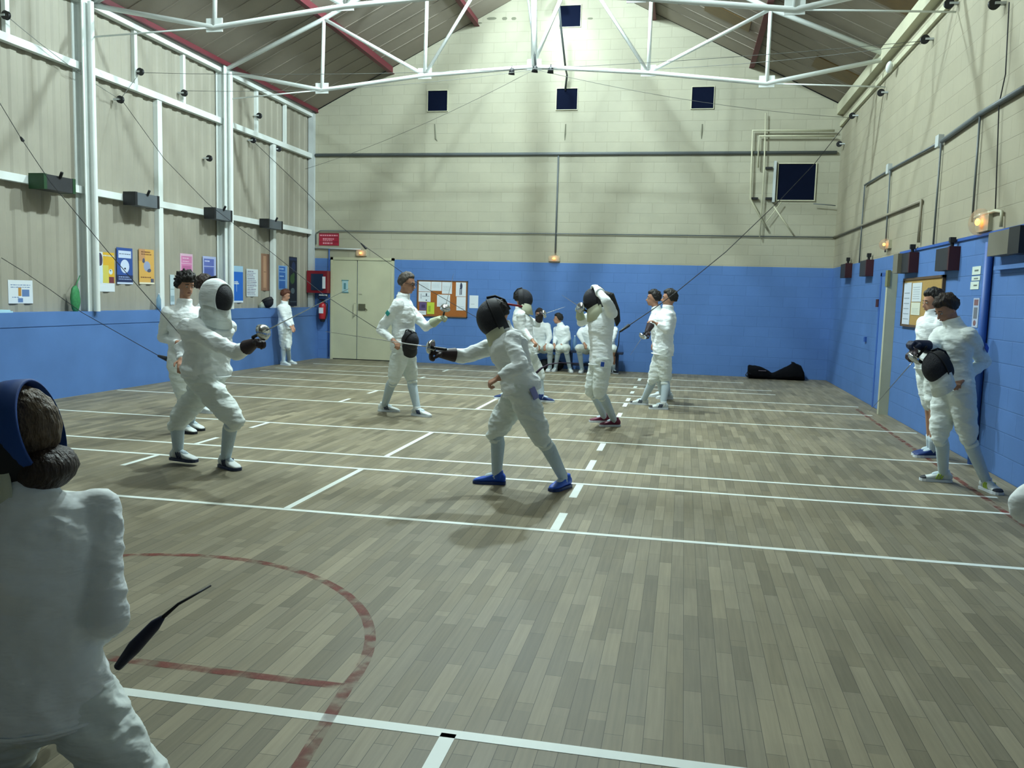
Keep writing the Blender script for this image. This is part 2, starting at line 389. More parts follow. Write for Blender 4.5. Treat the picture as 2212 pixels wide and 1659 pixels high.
# skylights
for i, (x0, x1, y0, y1) in enumerate([(.12, .94, 16.3, 16.85), (2.1, 2.9, 16.4, 17.05), (1.2, 2.9, 12.45, 13.1)]):
    ax = Vector((1, 0, -SL)).normalized(); nx = ax.cross(Vector((0, 1, 0))).normalized()
    c = Vector(((x0+x1)/2, (y0+y1)/2, roofz((x0+x1)/2)-.012)); hl = (x1-x0)/2*math.sqrt(1+SL*SL)
    sk = struct(MB().obox(c, (ax, (0, 1, 0), nx), (hl, (y1-y0)/2, .01)).build('window_%d' % (i+6), M_orange))

# windows in the back wall (dark at night)
def window(i, x0, x1, z0, z1, frame, fw=.03):
    mb = MB().box((x0, YB-.012, z0), (x1, YB+.002, z1)); o = struct(mb.build('window_%d' % i, M_glassdk)); ORG[o.name] = Vector()
    f = MB(); d = .035
    f.box((x0-fw, YB-d, z1), (x1+fw, YB, z1+fw)).box((x0-fw, YB-d, z0-fw), (x1+fw, YB, z0)).box((x0-fw, YB-d, z0), (x0, YB, z1)).box((x1, YB-d, z0), (x1+fw, YB, z1))
    f.build('window_frame', frame, o); return o
for i, (x0, z0) in enumerate([(-5.69, 5.52), (-2.85, 5.51), (-.04, 5.49), (-2.84, 7.2)]): window(i+1, x0, x0+.44, z0, z0+.43, M_creamp, .012)
wb = window(5, 1.76, 2.48, 3.65, 4.37, M_creamp, .02)
MB().box((1.66, YB-.10, 3.6), (1.71, YB, 4.42)).build('window_shutter', M_greyst, wb)

# back double door
def door_back():
    o = MB().box((-7.92, YB-.05, 0), (-7.86, YB, 2.32)).box((-6.47, YB-.05, 0), (-6.41, YB, 2.32)).box((-7.92, YB-.05, 2.26), (-6.41, YB, 2.32)).build('door_1', M_door)
    struct(o); ORG[o.name] = Vector()
    a = MB().box((-7.86, YB-.035, .02), (-7.29, YB-.002, 2.255)).build('door_leaf', M_door, o)
    b = MB().box((-7.27, YB-.035, .02), (-6.475, YB-.002, 2.255)).build('door_leaf', M_door, o)
    MB().tube([(-7.33, YB-.04, 1.02), (-7.33, YB-.09, 1.02), (-7.33, YB-.09, 1.30), (-7.33, YB-.04, 1.30)], .01).build('door_handle', M_creamp, a)
    MB().box((-7.24, YB-.06, 1.14), (-7.08, YB-.035, 1.28)).tube([(-7.1, YB-.06, 1.2), (-7.02, YB-.08, 1.14)], .012).build('lock', mat('tarnished_metal', '6b6a55', .5, metal=.6), b)
    MB().box((-7.23, YB-.05, 1.5), (-7.16, YB-.035, 1.56)).build('keyhole', M_creamp, b)
    mb = MB().box((-7.64, YB-.043, 1.54), (-7.5, YB-.036, 1.79)).m(1).box((-7.655, YB-.045, 1.79), (-7.485, YB-.036, 1.81)).box((-7.655, YB-.045, 1.52), (-7.485, YB-.036, 1.54))
    mb.box((-7.6, YB-.046, 1.6), (-7.55, YB-.042, 1.74))
    tag(mb.build('notice', [mat('pale_blue_paper', '9dbcc0', .7), mat('teal_edge', '4d7f86', .7)]), 'pale blue notice taped to the left leaf of the cream double door', 'notice')
door_back()
MB().box((-7.86, YB-.03, 0), (-6.47, YB, .02)).build('threshold', M_dark, wall_back)

# door in the right wall: protruding cream frame
o = struct(MB().box((XR-.13, 13.0, 0), (XR, 13.09, 2.05)).build('door_2', M_door)); ORG[o.name] = Vector()
MB().box((XR-.03, 13.09, 2.0), (XR, 13.95, 2.05)).box((XR-.03, 13.87, 0), (XR, 13.95, 2.05)).build('door_frame', M_bluedk, o)
MB().box((XR-.025, 13.09, .01), (XR-.002, 13.87, 2.0)).build('door_leaf', M_blue, o)
MB().box((XR-.14, 12.98, 1.83), (XR-.10, 13.11, 2.06)).build('door_closer', mat('olive_metal', '7c7a52', .5), o)

# steel frame of the left wall
def col_left(y, zt, i):
    """H section column with a round pipe in front"""
    mb = MB().box((XC, y-.10, 1.17), (XC+.015, y+.10, zt)).box((XC+.015, y-.006, 1.17), (XC+.155, y+.006, zt)).box((XC+.155, y-.10, 1.17), (XC+.17, y+.10, zt))
    struct(mb.build('trim_%d' % i, M_white))
    struct(MB().tube([(XC+.235, y-.0, 1.17), (XC+.235, y-.0, zt-.1)], .042, 14).build('trim_%d' % (i+1), M_white))
col_left(3.4, EAVE, 1); col_left(7.1, EAVE, 3); col_left(10.86, EAVE, 5); col_left(14.58, EAVE, 7)
struct(MB().box((XC, YB-.12, 0), (XC+.12, YB, EAVE)).build('trim_9', M_greyst))
k = 10
for z, hh in ((2.87, .1), (4.56, .1)):
    struct(MB().box((XC, Y0, z-hh/2), (XC+.09, YB, z+hh/2)).build('trim_%d' % k, M_white)); k += 1
for y in (1.3, 5.0, 8.8, 12.66, 16.6): struct(MB().box((XC, y-.06, 1.17), (XC+.08, y+.06, 4.5)).build('trim_%d' % k, M_white)); k += 1
for y in (8.3, 9.55, 12.1, 13.4, 15.92, 17.15): struct(MB().box((XC, y-.035, 4.6), (XC+.06, y+.035, EAVE)).build('trim_%d' % k, M_white)); k += 1
struct(MB().box((XC, Y0, EAVE-.10), (XC+.10, YB, EAVE+.02)).build('trim_%d' % k, M_white)); k += 1
# right eave beams
struct(MB().box((XR-.12, Y0, EAVE-.18), (XR, YB, EAVE+.02)).build('trim_%d' % k, M_creamp)); k += 1
struct(MB().box((XR-.05, Y0, EAVE-.42), (XR, YB, EAVE-.34)).build('trim_%d' % k, M_creamp)); k += 1
struct(MB().box((XR-.02, Y0, 2.28), (XR, 12.9, 2.31)).build('trim_%d' % k, M_bluedk)); k += 1
# red purlins
for x in (-8.27, -6.52, -4.62, -.88, 1.12):
    z = roofz(x); up = .14 if x > -8 else .07; fw = .05 if x > -8 else .025
    mb = MB().box((x-.012, 8, z-up), (x+.012, YB, z-.0)).box((x-fw, 8, z-up-.012), (x+fw, YB, z-up))
    struct(mb.build('trim_%d' % k, M_red)); k += 1

# ------------------------------------------------------------------ roof trusses
def truss(y, label):
    t = thing('roof_truss', (XM, y, 5.2), label, 'roof truss', 'white tubular trusses across the hall')
    B = [(XC+.12, 5.44), (-6.45, 5.08), (-4.56, 5.29), (-2.65, 5.39), (-.75, 5.25), (1.13, 5.04), (XR-.1, 5.36)]
    T = [(XC+.12, roofz(XC)-.05), (-6.42, roofz(-6.42)-.24), (-4.54, roofz(-4.54)-.24), (XM, roofz(XM)-.24), (-.75, roofz(-.75)-.24), (1.13, roofz(1.13)-.24), (XR-.1, roofz(XR)-.05)]
    p3 = lambda q: Vector((q[0], y, q[1]))
    MB().tube([p3(q) for q in B], .036, 10).build('bottom_chord', M_white, t, True)
    MB().tube([p3(q) for q in T], .04, 10).build('top_chord', M_white, t, True)
    for i in range(1, 6): MB().tube([p3(B[i]), p3(T[i])], .052 if i == 3 else .032, 10).build('post', M_white, t, True)
    for a, b in ((T[1], B[2]), (B[2], T[3]), (T[3], B[4]), (B[4], T[5])): MB().tube([p3(a), p3(b)], .03, 10).build('diagonal_brace', M_white, t, True)
    MB().tube([p3(B[3])+Vector((0, .02, .1)), p3((-2.1, 6.8))+Vector((0, .02, 0))], .035, 10).build('diagonal_brace', M_white, t, True)
    for i in (1, 2, 3, 4, 5): MB().obox(p3(B[i])+Vector((0, 0, .03)), ((1, 0, 0), (0, 1, 0), (0, 0, 1)), (.12, .008, .09)).build('gusset_plate', M_white, t)
    for s_, q in ((-1, (XC+.20, 4.95)), (1, (XR-.02, 4.95))):
        q_ = p3(q); q_.y = (10.86 if y < 12 else 14.58) if s_ < 0 else y
        MB().tube([q_, p3(B[1] if s_ < 0 else B[5])], .012, 6).build('tie_rod', M_white, t, True)
truss(14.6, 'white tubular roof truss nearest the back wall, under the bright glow')
truss(11.05, 'white tubular roof truss cut by the top edge of the picture')

# ceiling lamps (real hall lamps above the frame)
def ceiling_lamp(x, y, z, watt, label):
    t = thing('ceiling_lamp', (x, y, z), label, 'lamp', 'bell lamps along the roof ridge')
    MB().lathe((x, y, z), (0, 0, 1), [(.20, 0), (.19, .08), (.12, .2), (.07, .24), (.07, .36), (.0, .37)], 24).build('shade', M_greyst, t, True)
    MB().tube([(x, y, z+.36), (x, y, roofz(x)-.0)], .01).build('hanger', M_greyst, t)
    MB().lathe((x, y, z-.004), (0, 0, 1), [(.0, 0), (.17, 0), (.17, .01), (0, .01)], 24, False).build('diffuser', M_lamp, t)
    ld = bpy.data.lights.new('lamp_light', 'POINT'); ld.energy = watt*4; ld.shadow_soft_size = .13; ld.color = LAMP_COL
    lo = bpy.data.objects.new('lamp_light', ld); COL.objects.link(lo); lo.parent = t; lo.location = (0, 0, -.22)
for (x, y, z, wt), lb in zip(LAMPS, ['bell lamp on the ridge in front of the farthest truss', 'bell lamp on the ridge in the middle of the hall', 'bell lamp on the ridge nearest the viewer', 'bell lamp on the ridge closest to the back wall']):
    ceiling_lamp(x, y, z, wt, lb)

# ------------------------------------------------------------------ pipes and conduits
def pipe(name, pts, r, mt, label, cat='pipe', group=None, n=8):
    o = MB().tube(pts, r, n).build(name, mt, None, True); tag(o, label, cat, group); return o
yb = YB-.04
pipe('conduit', [(-8.3, yb, 4.59), (2.86, yb, 4.59)], .034, M_pipe, 'thick dark grey pipe running level across the upper back wall')
pipe('conduit', [(-8.28, yb, 2.6), (-8.28, yb, 2.85), (-8.18, yb, 2.91), (2.9, yb, 2.91)], .012, M_pipe, 'thin dark conduit running level above the blue paint of the back wall')
pipe('conduit', [(-2.77, yb, 4.55), (-2.77, yb, 2.5)], .018, M_pipe, 'thin vertical conduit down the middle of the back wall to its lamp')
pipe('conduit', [(-8.3, yb, 2.52), (-7.2, yb, 2.50)], .02, M_greyst, 'short grey conduit under the red sign by the double door')
pipe('conduit', [(-7.96, yb, 2.5), (-7.96, yb, .05)], .014, M_bluedk, 'thin blue conduit down the left side of the double door')
pipe('conduit', [(-8.33, yb, 4.55), (-8.33, yb, 1.25)], .02, M_greyst, 'grey conduit down the left corner of the back wall')
def bw(x, y, off=.11): return oy(x, y, YB-off)
pipe('heating_pipe', [bw(1803, 282), bw(1626, 282), bw(1621, 430), bw(1655, 492)], .022, M_creamp, 'outer cream heating pipe bent round the dark back window')
pipe('heating_pipe', [bw(1803, 294), bw(1640, 294), bw(1637, 362)], .022, M_creamp, 'inner cream heating pipe beside the dark back window')
pipe('heating_pipe', [bw(1654, 244), bw(1651, 360), bw(1641, 512)], .014, M_creamp, 'slim upright cream pipe crossing the heating pipes near the dark back window')
pipe('conduit', [bw(1757, 440), bw(1805, 444)], .01, M_pipe, 'short level conduit right under the dark back window')
pipe('wall_strut', [bw(1671, 445), bw(1712, 505)], .014, M_creamp, 'slanted cream strut below the dark back window')
pipe('wall_strut', [bw(1688, 436), bw(1655, 480)], .010, M_creamp, 'short slanted rod leaning the other way below the dark back window')
# small brackets beside the window
for p, lb in (((1662, 362), 'upper black pipe bracket left of the dark back window'), ((1630, 428), 'lower left black pipe bracket near the dark back window'), ((1662, 428), 'lower right black pipe bracket near the dark back window')):
    q = bw(*p); tag(MB().box((q.x-.07, YB-.08, q.z-.02), (q.x+.07, YB, q.z+.02)).build('pipe_bracket', M_dark), lb, 'bracket', 'black brackets beside the back window')
# hairline cracks on the back wall
for pts, lb in (([(939, 268), (941, 300), (945, 305)], 'left dark crack below the left small window'), ([(1222, 268), (1221, 290), (1220, 303)], 'dark crack below the middle small window'), ([(1517, 268), (1516, 285), (1515, 300)], 'dark crack below the right small window')):
    MB().tube([bw(x, y, .004) for x, y in pts], [.012, .02, .006], 6).build('crack', M_crack, wall_back)
for x0 in (1010, 1030, 1062, 1090, 1110, 1275):
    q = bw(x0, 40 if x0 != 1030 else 50, .003); MB().ell(q, ((1, 0, 0), (0, 1, 0), (0, 0, 1)), (random.uniform(.05, .16), .004, random.uniform(.02, .05)), 10, 6).build('flaking_spot', M_crack, wall_back)

# right wall conduits
def rw(x, y, off=.03): return ox(x, y, XR-off)
pipe('cable_run', [rw(2212, 190), rw(2116, 247), rw(2035, 305)], .028, M_pipe, 'thick bundled cable climbing the right wall from the right picture edge')
pipe('cable_run', [rw(2030, 308), rw(1925, 365), rw(1868, 400)], .016, M_pipe, 'thinner cable run between the two junction boxes on the right wall')
for a, b, lb in (((1868, 400), (1856, 568), 'first thin dropper cable from the back corner on the right wall'), ((1923, 368), (1912, 545), 'second dropper cable, below the far junction box of the right wall'),
                 ((2033, 310), (2016, 528), 'third dropper cable, below the near junction box of the right wall'), ((2117, 250), (2100, 480), 'fourth dropper cable, ending at the nearer wall lamp')):
    pipe('dropper_cable', [rw(*a), rw(*b)], .012, M_pipe, lb, 'cable', 'dropper cables on the right wall')
for (x, y), lb in (((2035, 305), 'near junction box on the right wall cable run'), ((1925, 365), 'far junction box on the right wall cable run')):
    q = rw(x, y, 0); tag(MB().box((XR-.06, q.y-.07, q.z-.07), (XR, q.y+.07, q.z+.07)).build('junction_box', M_greyst), lb, 'junction box', 'junction boxes on the right wall')
pipe('water_pipe', [rw(1800, 513), rw(1991, 433), rw(1984, 524)], .02, mat('brown_cream_pipe', '8d8673', .5), 'brownish water pipe sloping out of the back corner on the right wall and dropping down')
pipe('water_pipe', [rw(2106, 470), rw(2150, 455), rw(2164, 457), rw(2162, 490)], .016, M_creamp, 'cream pipe bent around the nearer wall lamp')
pipe('rain_pipe', [(XR-.04, 9.2, 0), (XR-.04, 9.2, 2.2)], .04, M_bluedk, 'dark blue upright pipe on the blue right wall')
pipe('hanging_cord', [rw(2180, 5), rw(2172, 160), rw(2158, 225), rw(2152, 400), rw(2150, 455)], .006, M_cable, 'thin dark cord hanging down the upper right wall', 'cord')

# reel boxes of the overhead cable system
def reel_box(x0, x1, y0, y1, z0, z1, side, mbody, mend, label, group):
    c = ((x0+x1)/2, (y0+y1)/2, z0)
    t = thing('reel_box', c, label, 'reel box', group)
    MB().box((x0, y0+.02, z0), (x1, y1-.02, z1)).build('housing', mbody, t)
    MB().box((x0-.004, y0-.004, z0-.004), (x1+.004, y0+.05, z1+.004)).build('end_plate', mend, t)
    MB().box((x0-.004, y1-.05, z0-.004), (x1+.004, y1+.004, z1+.004)).build('end_plate', mend, t)
    xs = x1 if side > 0 else x0
    MB().tube([(xs, (y0+y1)/2, z1-.02), (xs+side*.05, (y0+y1)/2-.02, z1+.05)], .02, 8).build('cable_guide', M_dark, t)
gl = 'cable reel boxes on the left wall rail'
reel_box(XC+.1, XC+.32, 9.78, 10.36, 2.76, 2.95, 1, M_dkbox, M_greenbox, 'charcoal reel box with a green end, nearest on the left wall rail', gl)
reel_box(XC+.1, XC+.30, 11.68, 12.28, 2.76, 2.95, 1, M_greybox, M_dark, 'grey reel box with a black end above the orange posters', gl)
reel_box(XC+.1, XC+.30, 13.9, 14.5, 2.76, 2.95, 1, M_greybox, M_dark, 'grey reel box just left of the far column', gl)
reel_box(XC+.1, XC+.28, 15.92, 16.55, 2.77, 2.94, 1, M_greybox, M_dark, 'small grey reel box farthest along the left wall rail', gl)
gr = 'cable reel boxes on the right wall'
for y, z, mb_, lb in ((16.45, 2.05, M_dkbox, 'dark reel box nearest the back corner on the right wall'), (14.65, 2.03, M_dkbox, 'dark red sided reel box left of the cream door frame'),
                      (11.95, 2.0, M_dkbox, 'reel box above the cork board, with a red end and beige bracket'), (10.25, 1.97, M_dkbox, 'square black and dark red reel box above the white wall signs')):
    x0 = XR-.11; t = thing('reel_box', (x0, y, z), lb, 'reel box', gr)
    MB().box((x0, y, z), (XR, y+.52, z+.25)).build('housing', mb_, t)
    MB().box((x0-.006, y-.012, z-.006), (XR-.0, y+.03, z+.256)).build('end_plate', M_redbx, t)
    MB().tube([(XR-.06, y+.1, z+.25), (XR-.06, y+.1, z+.33)], .02, 8).box((XR-.09, y+.07, z+.30), (XR-.03, y+.13, z+.36)).build('cable_guide', M_dark, t)
tag(MB().box((XR-.16, 12.36, 2.0), (XR, 12.62, 2.26)).build('metal_bracket', M_beigebx), 'beige metal bracket behind the reel box over the cork board', 'bracket')
t = thing('reel_box', (XR-.2, 8.6, 2.0), 'large beige and black reel box at the right picture edge', 'reel box', gr)
MB().box((XR-.12, 8.45, 2.05), (XR, 9.0, 2.27)).build('housing', M_beigebx, t); MB().box((XR-.125, 8.2, 2.04), (XR, 8.46, 2.28)).build('end_plate', M_dark, t)
tag(MB().box((XR-.06, 8.2, 1.92), (XR, 8.98, 1.96)).build('wall_shelf', M_blue), 'blue ledge on the right wall under the large beige reel box', 'shelf')

# pulleys
def pulley(c, nx, label):
    t = thing('pulley', c, label, 'pulley', 'small pulleys of the overhead cable system')
    MB().lathe(Vector(c)-Vector((0, .02, 0)), (0, 1, 0), [(.0, 0), (.055, 0), (.042, .014), (.042, .026), (.055, .04), (0, .04)], 16, False).build('wheel', M_dark, t)
    MB().box((c[0]-nx*.10, c[1]-.03, c[2]-.012), (c[0], c[1]+.03, c[2]+.012)).build('mount', M_greyst, t)
PL = [((13, 33), 'pulley at the top left picture corner'), ((303, 155), 'pulley in the left upper window bay beside its slim mullion'), ((398, 201), 'pulley in the upper cladding just left of the far column'),
      ((260, 215), 'pale pulley below the upper left rail where a cable turns down'), ((452, 342), 'low pulley left of the far column'), ((560, 250), 'pulley above the rail right of the far column'),
      ((547, 303), 'pulley just below the rail right of the far column'), ((602, 322), 'farthest pulley on the left wall')]
for (x, y), lb in PL:
    q = ox(x, y, XC+.12); pulley(q, 1, lb)
PR = [((2050, 8), 'large pulley at the top of the right wall beam'), ((2148, 8), 'pulley at the very top right of the right wall'), ((1998, 85), 'pulley on the right wall beam below the top pair'),
      ((1903, 200), 'dangling double pulley under the right eave beam'), ((1841, 250), 'pulley near the back end of the right eave beam'), ((1813, 311), 'lowest pulley in the back right corner')]
for (x, y), lb in PR: pulley(ox(x, y, XR-.1), -1, lb)
q = ox(1921, 145, XR-.12); tag(MB().ell(q, ((1, 0, 0), (0, .8, .6), (0, -.6, .8)), (.05, .05, .09)).build('floodlight', M_white, None, True), 'small white floodlight on the right eave beam where the truss ends', 'lamp')
# spot heads at the truss centre
for (x, y), lb in (((1105, 155), 'left black spotlight clipped to the far truss chord'), ((1155, 150), 'middle black spotlight under the far truss king post'), ((1189, 152), 'right black spotlight clipped to the far truss chord')):
    q = oy(x, y, 14.55); t = thing('spotlight', q, lb, 'spotlight', 'black spotlights on the far truss')
    MB().lathe(q+Vector((0, 0, -.05)), (.15, -.3, 1), [(.0, 0), (.055, 0), (.04, .09), (.015, .11), (0, .11)], 14, False).build('head', M_dark, t, True)
    MB().tube([q+Vector((0, 0, .04)), q+Vector((0, .04, .1))], .01).build('clamp', M_dark, t)

# overhead cables
def cable(pts, r, label, mt=None, grp='overhead cables of the fencing reels'):
    return pipe('overhead_cable', pts, r, mt or M_cable, label, 'cable', grp, 6)
def lerp3(a, b, n, sag=0.):
    a = Vector(a); b = Vector(b); return [a.lerp(b, i/n)-Vector((0, 0, sag*4*(i/n)*(1-i/n))) for i in range(n+1)]
pl = lambda x, y: ox(x, y, XC+.14)
# rail boxes to pulleys, then out to the fencers
cable([pl(300, 160), pl(260, 215)], .004, 'short cable between two pulleys under the upper left rail', M_wire)
cable(lerp3(pl(13, 33), pl(260, 215), 8, .05), .004, 'cable from the top left pulley down to the pale pulley', M_wire)
# curve to the walking man, given through measured points at growing depth towards him
def through(pp): return [oy(x, y, Y) for x, y, Y in pp]
cable(through([(263, 216, 11.6), (354, 342, 11.4), (449, 440, 11.2), (471, 457, 11.15), (590, 548, 10.95), (700, 637, 10.7), (814, 710, 10.45)]), .004, 'dark cable running down from the pale pulley to the walking man in glasses')
cable(through([(547, 305, 15.6), (658, 411, 15.0), (732, 485, 14.5), (785, 530, 14.1), (906, 614, 13.4), (1021, 681, 12.9), (1108, 728, 12.6)]), .005, 'long dark cable from below the far column to the masked fencer at the back')
q = oy(780, 526, 14.1); tag(MB().cap(q, oy(790, 536, 14.05), .012, .022).build('cable_connector', M_dark, None, True), 'dark connector halfway along the cable over the double door', 'connector')
cable(through([(-20, 190, 9.2), (45, 298, 9.0), (110, 395, 8.7), (230, 540, 8.2), (345, 672, 7.6), (400, 735, 6.9)]), .004, 'dark cable from the left picture edge past the charcoal reel box to the advancing fencer')
q = oy(45, 297, 9.0); tag(MB().cap(q, oy(49, 303, 9.0), .012, .02).build('cable_connector', M_dark, None, True), 'small connector on the cable near the left picture edge', 'connector')
cable([ox(3, 557, XC+.14)]+through([(50, 586, 9.25), (110, 627, 9.1), (177, 675, 8.9), (260, 722, 8.6), (342, 768, 8.3)]), .004, 'faint cable crossing the blue low wall to the curly haired man')
q = oy(343, 769, 8.3); tag(MB().cap(q, oy(363, 776, 8.22), .014, .028).build('cable_plug', M_dark, None, True), 'black cable plug behind the waist of the curly haired man', 'connector')
cable(through([(1841, 250, 16.9), (1760, 353, 16.0), (1688, 429, 14.6), (1568, 544, 12.6), (1461, 631, 11.4), (1415, 665, 10.9), (1345, 712, 10.3), (1338, 716, 10.25), (1336, 745, 10.2), (1328, 770, 10.15)]), .006, 'black cable from the right eave to the back of the fencer lifting the mask')
q = oy(1358, 703, 10.45); tag(MB().cap(q, oy(1340, 716, 10.27), .02, .012).build('cable_plug', M_dark, None, True), 'black plug on the cable behind the fencer lifting the mask', 'connector')
apx = oy(1155, 150, 14.5)
for (x, Y, z), lb in (((XC+.15, 13.3, 4.8), 'thin wire from the far truss centre to the left wall'), ((XC+.15, 17.9, 4.2), 'thin wire from the far truss centre to the back left corner'), ((XR-.1, 16.9, 4.95), 'thin wire from the far truss centre to the back right corner'),
                     ((XR-.1, 12.1, 4.9), 'thin wire from the far truss centre to the right eave')):
    cable(lerp3(apx, (x, Y, z), 10, .12), .0035, lb, M_wire, 'thin wires fanning out from the far truss centre')
cable(lerp3((XC+.15, 12.15, 4.8), (XR-.1, 12.1, 4.93), 14, .16), .0035, 'thin wire strung right across the hall between the trusses', M_wire)
cable(through([(1141, 0, 14.7), (1150, 70, 14.6), (1157, 140, 14.55)]), .02, 'grey flexible cord hanging to the far truss centre', M_pipe)
cable(through([(1206, -10, 16.5), (1212, 60, 16.8), (1222, 150, 17.8), (1225, 162, 18.2), (1221, 194, 18.44)]), .022, 'grey flexible cord hanging down to the middle small window', M_pipe)

# wall lamps with a faint amber bulb
def wall_lamp(c, n, label, sc=1.):
    c = Vector(c); t = thing('wall_lamp', c, label, 'lamp', 'round emergency lamps glowing amber')
    n = Vector(n); sd = n.cross(Vector((0, 0, 1)))
    MB().obox(c-n*.0, (sd, (0, 0, 1), n), (.12*sc, .06*sc, .02)).build('base', M_creamp, t)
    MB().ell(c+n*.04, (sd, (0, 0, 1), n), (.13*sc, .085*sc, .09)).build('globe', M_globe, t, True)
    b = MB().ell(c+n*.06, (sd, (0, 0, 1), n), (.032*sc, .022*sc, .02)).build('bulb', M_bulb, t, True)
wall_lamp((-7.19, YB-.02, 2.42), (0, -1, 0), 'amber lamp over the cream double door')
wall_lamp((-2.79, YB-.02, 2.38), (0, -1, 0), 'dim lamp in the middle of the back wall on the blue paint edge')
wall_lamp((XR-.02, 13.63, 2.46), (-1, 0, 0), 'amber lamp on the right wall near the door frame')
wall_lamp((XR-.02, 9.49, 2.42), (-1, 0, 0), 'larger amber lamp on the right wall near the picture edge', 1.6)

# ------------------------------------------------------------------ notices, posters, boards
def panel(name, O, U, V, w_, h_, d, mats, marks, label, cat, group=None):
    """thin sheet at O (lower left), along U and V; marks = (kind, u, v, w, h, mat index)"""
    O = Vector(O); U = Vector(U); V = Vector(V); N_ = U.cross(V)
    mb = MB().obox(O+U*w_/2+V*h_/2+N_*d/2, (U, V, N_), (w_/2, h_/2, d/2))
    for kk, u, v, ww, hh, mi in marks:
        mb.m(mi); lay = .0006+.0003*mi
        if kk == 'r': mb.obox(O+U*(u+ww/2)*w_+V*(v+hh/2)*h_+N_*(d+lay/2), (U, V, N_), (ww*w_/2, hh*h_/2, lay/2+.0003))
        elif kk == 't':       # lines of small print
            x = u
            while x < u+ww-.02:
                l = random.uniform(.03, .12)
                if x+l > u+ww: l = u+ww-x
                mb.obox(O+U*(x+l/2)*w_+V*(v+hh/2)*h_+N_*(d+lay/2), (U, V, N_), (l*w_/2, hh*h_/2, lay/2+.0003)); x += l+.03
        else: mb.ell(O+U*(u+ww/2)*w_+V*(v+hh/2)*h_+N_*d, (U, V, N_), (ww*w_/2, hh*h_/2, .002), 16, 6)
    return tag(mb.build(name, mats), label, cat, group)
K = lambda h: mat('ink_'+h, h, .65)
UL, VZ = (0, 1, 0), (0, 0, 1)      # along the left wall; the normal (1,0,0) faces the hall
def postL(y0, y1, z0, z1, mats, marks, label, grp='posters on the left wall cladding'):
    return panel('poster', (XC+.001, y0, z0), UL, VZ, y1-y0, z1-z0, .004, mats, marks, label, 'poster', grp)
postL(9.48, 9.90, 1.28, 1.58, [M_paper, K('b0803a'), K('5a78a8')], [('r', .4, .32, .12, .36, 1), ('t', .1, .78, .8, .03, 2), ('t', .1, .68, .8, .03, 2), ('r', .55, .3, .3, .3, 2), ('r', .38, .05, .2, .18, 2), ('t', .15, .25, .3, .03, 2)],
      'white sheet with a small orange picture, alone at the left end of the cladding')
postL(11.19, 11.57, 1.45, 2.03, [M_paper, K('d0a52c'), K('c9bf5a'), K('3c3450'), K('6a2f3a'), K('c6d8e0')],
      [('r', .32, .22, .68, .78, 1), ('r', .3, .22, .34, .45, 2), ('e', .02, .62, .28, .36, 3), ('e', 0, .2, .38, .5, 5), ('r', .66, .22, .3, .16, 4), ('e', .62, .42, .3, .18, 5), ('e', .7, .5, .12, .08, 3), ('t', .35, .9, .6, .03, 5)],
      'yellow and white poster with a fencer, first of the three beside the near column')
postL(11.63, 12.01, 1.57, 2.12, [K('2a4c92'), K('c3d0e6'), K('1c2c55'), K('8ea0c8')],
      [('r', .1, .72, .8, .2, 1), ('e', .22, .3, .56, .38, 1), ('r', 0, .05, 1, .2, 2), ('t', .1, .12, .8, .03, 3), ('t', .1, .18, .7, .03, 3), ('r', 0, 0, 1, .05, 1), ('t', .15, .82, .7, .02, 2), ('e', .4, .38, .2, .1, 3)],
      'dark blue poster with a pale round emblem and white title block')
postL(12.17, 12.56, 1.58, 2.13, [K('cfa253'), K('b88a60'), K('4a5068'), K('8f9bb8'), K('7a5030'), K('dcd6c0')],
      [('r', 0, .66, .4, .34, 1), ('e', .3, .36, .45, .3, 3), ('e', .2, .6, .2, .16, 2), ('e', .5, .34, .3, .12, 2), ('t', .15, .9, .6, .04, 4), ('t', .15, .84, .7, .03, 4), ('r', .76, .04, .2, .12, 2), ('r', 0, 0, 1, .05, 5), ('t', .1, .18, .7, .03, 4)],
      'orange poster with a grey fencing figure, third beside the near column')
postL(13.3, 13.68, 1.55, 2.12, [K('d7b3c8'), K('c878a6'), K('e3c9d8'), K('b0608e')],
      [('r', .08, .05, .84, .88, 1), ('t', .18, .85, .5, .03, 2), ('r', .08, .7, .84, .012, 2), ('t', .18, .76, .5, .02, 2), ('r', .08, .28, .84, .012, 2), ('r', .16, .34, .66, .3, 3)],
      'pink poster behind the curly haired man')
postL(14.0, 14.44, 1.5, 2.11, [K('a9b3d8'), K('5a68ae'), K('c5cce8'), K('4a5a9c')],
      [('r', .08, .05, .76, .88, 1), ('t', .14, .84, .4, .04, 2), ('r', .08, .7, .76, .015, 2), ('r', .14, .4, .6, .25, 3), ('r', .08, .3, .76, .015, 2)],
      'violet blue poster just left of the far column')
postL(13.0, 13.12, 1.25, 1.75, [K('b8c8cc'), K('8fa4aa')], [('r', .1, .1, .8, .2, 1), ('t', .1, .5, .8, .03, 1)], 'narrow pale notice beside the slim column, left of the curly haired man')
postL(15.07, 15.42, 1.28, 1.98, [K('1d66c4'), K('9cc0d8'), K('d9e4ea')], [('r', 0, .84, 1, .16, 1), ('r', .1, .9, .5, .04, 0), ('r', 0, 0, 1, .05, 2), ('t', .05, .5, .5, .04, 2), ('t', .05, .55, .4, .03, 2), ('r', .3, .3, .02, .3, 2)],
      'bright blue poster right of the white fencing mask')
postL(15.56, 16.02, 1.4, 1.94, [K('cdd5d8'), K('6f6a86'), K('8d93a8')], [('t', .06, .05+.065*i, random.uniform(.5, .85), .035, 1 if i % 2 else 2) for i in range(14)], 'white sheet full of small print above the mask on the ledge')
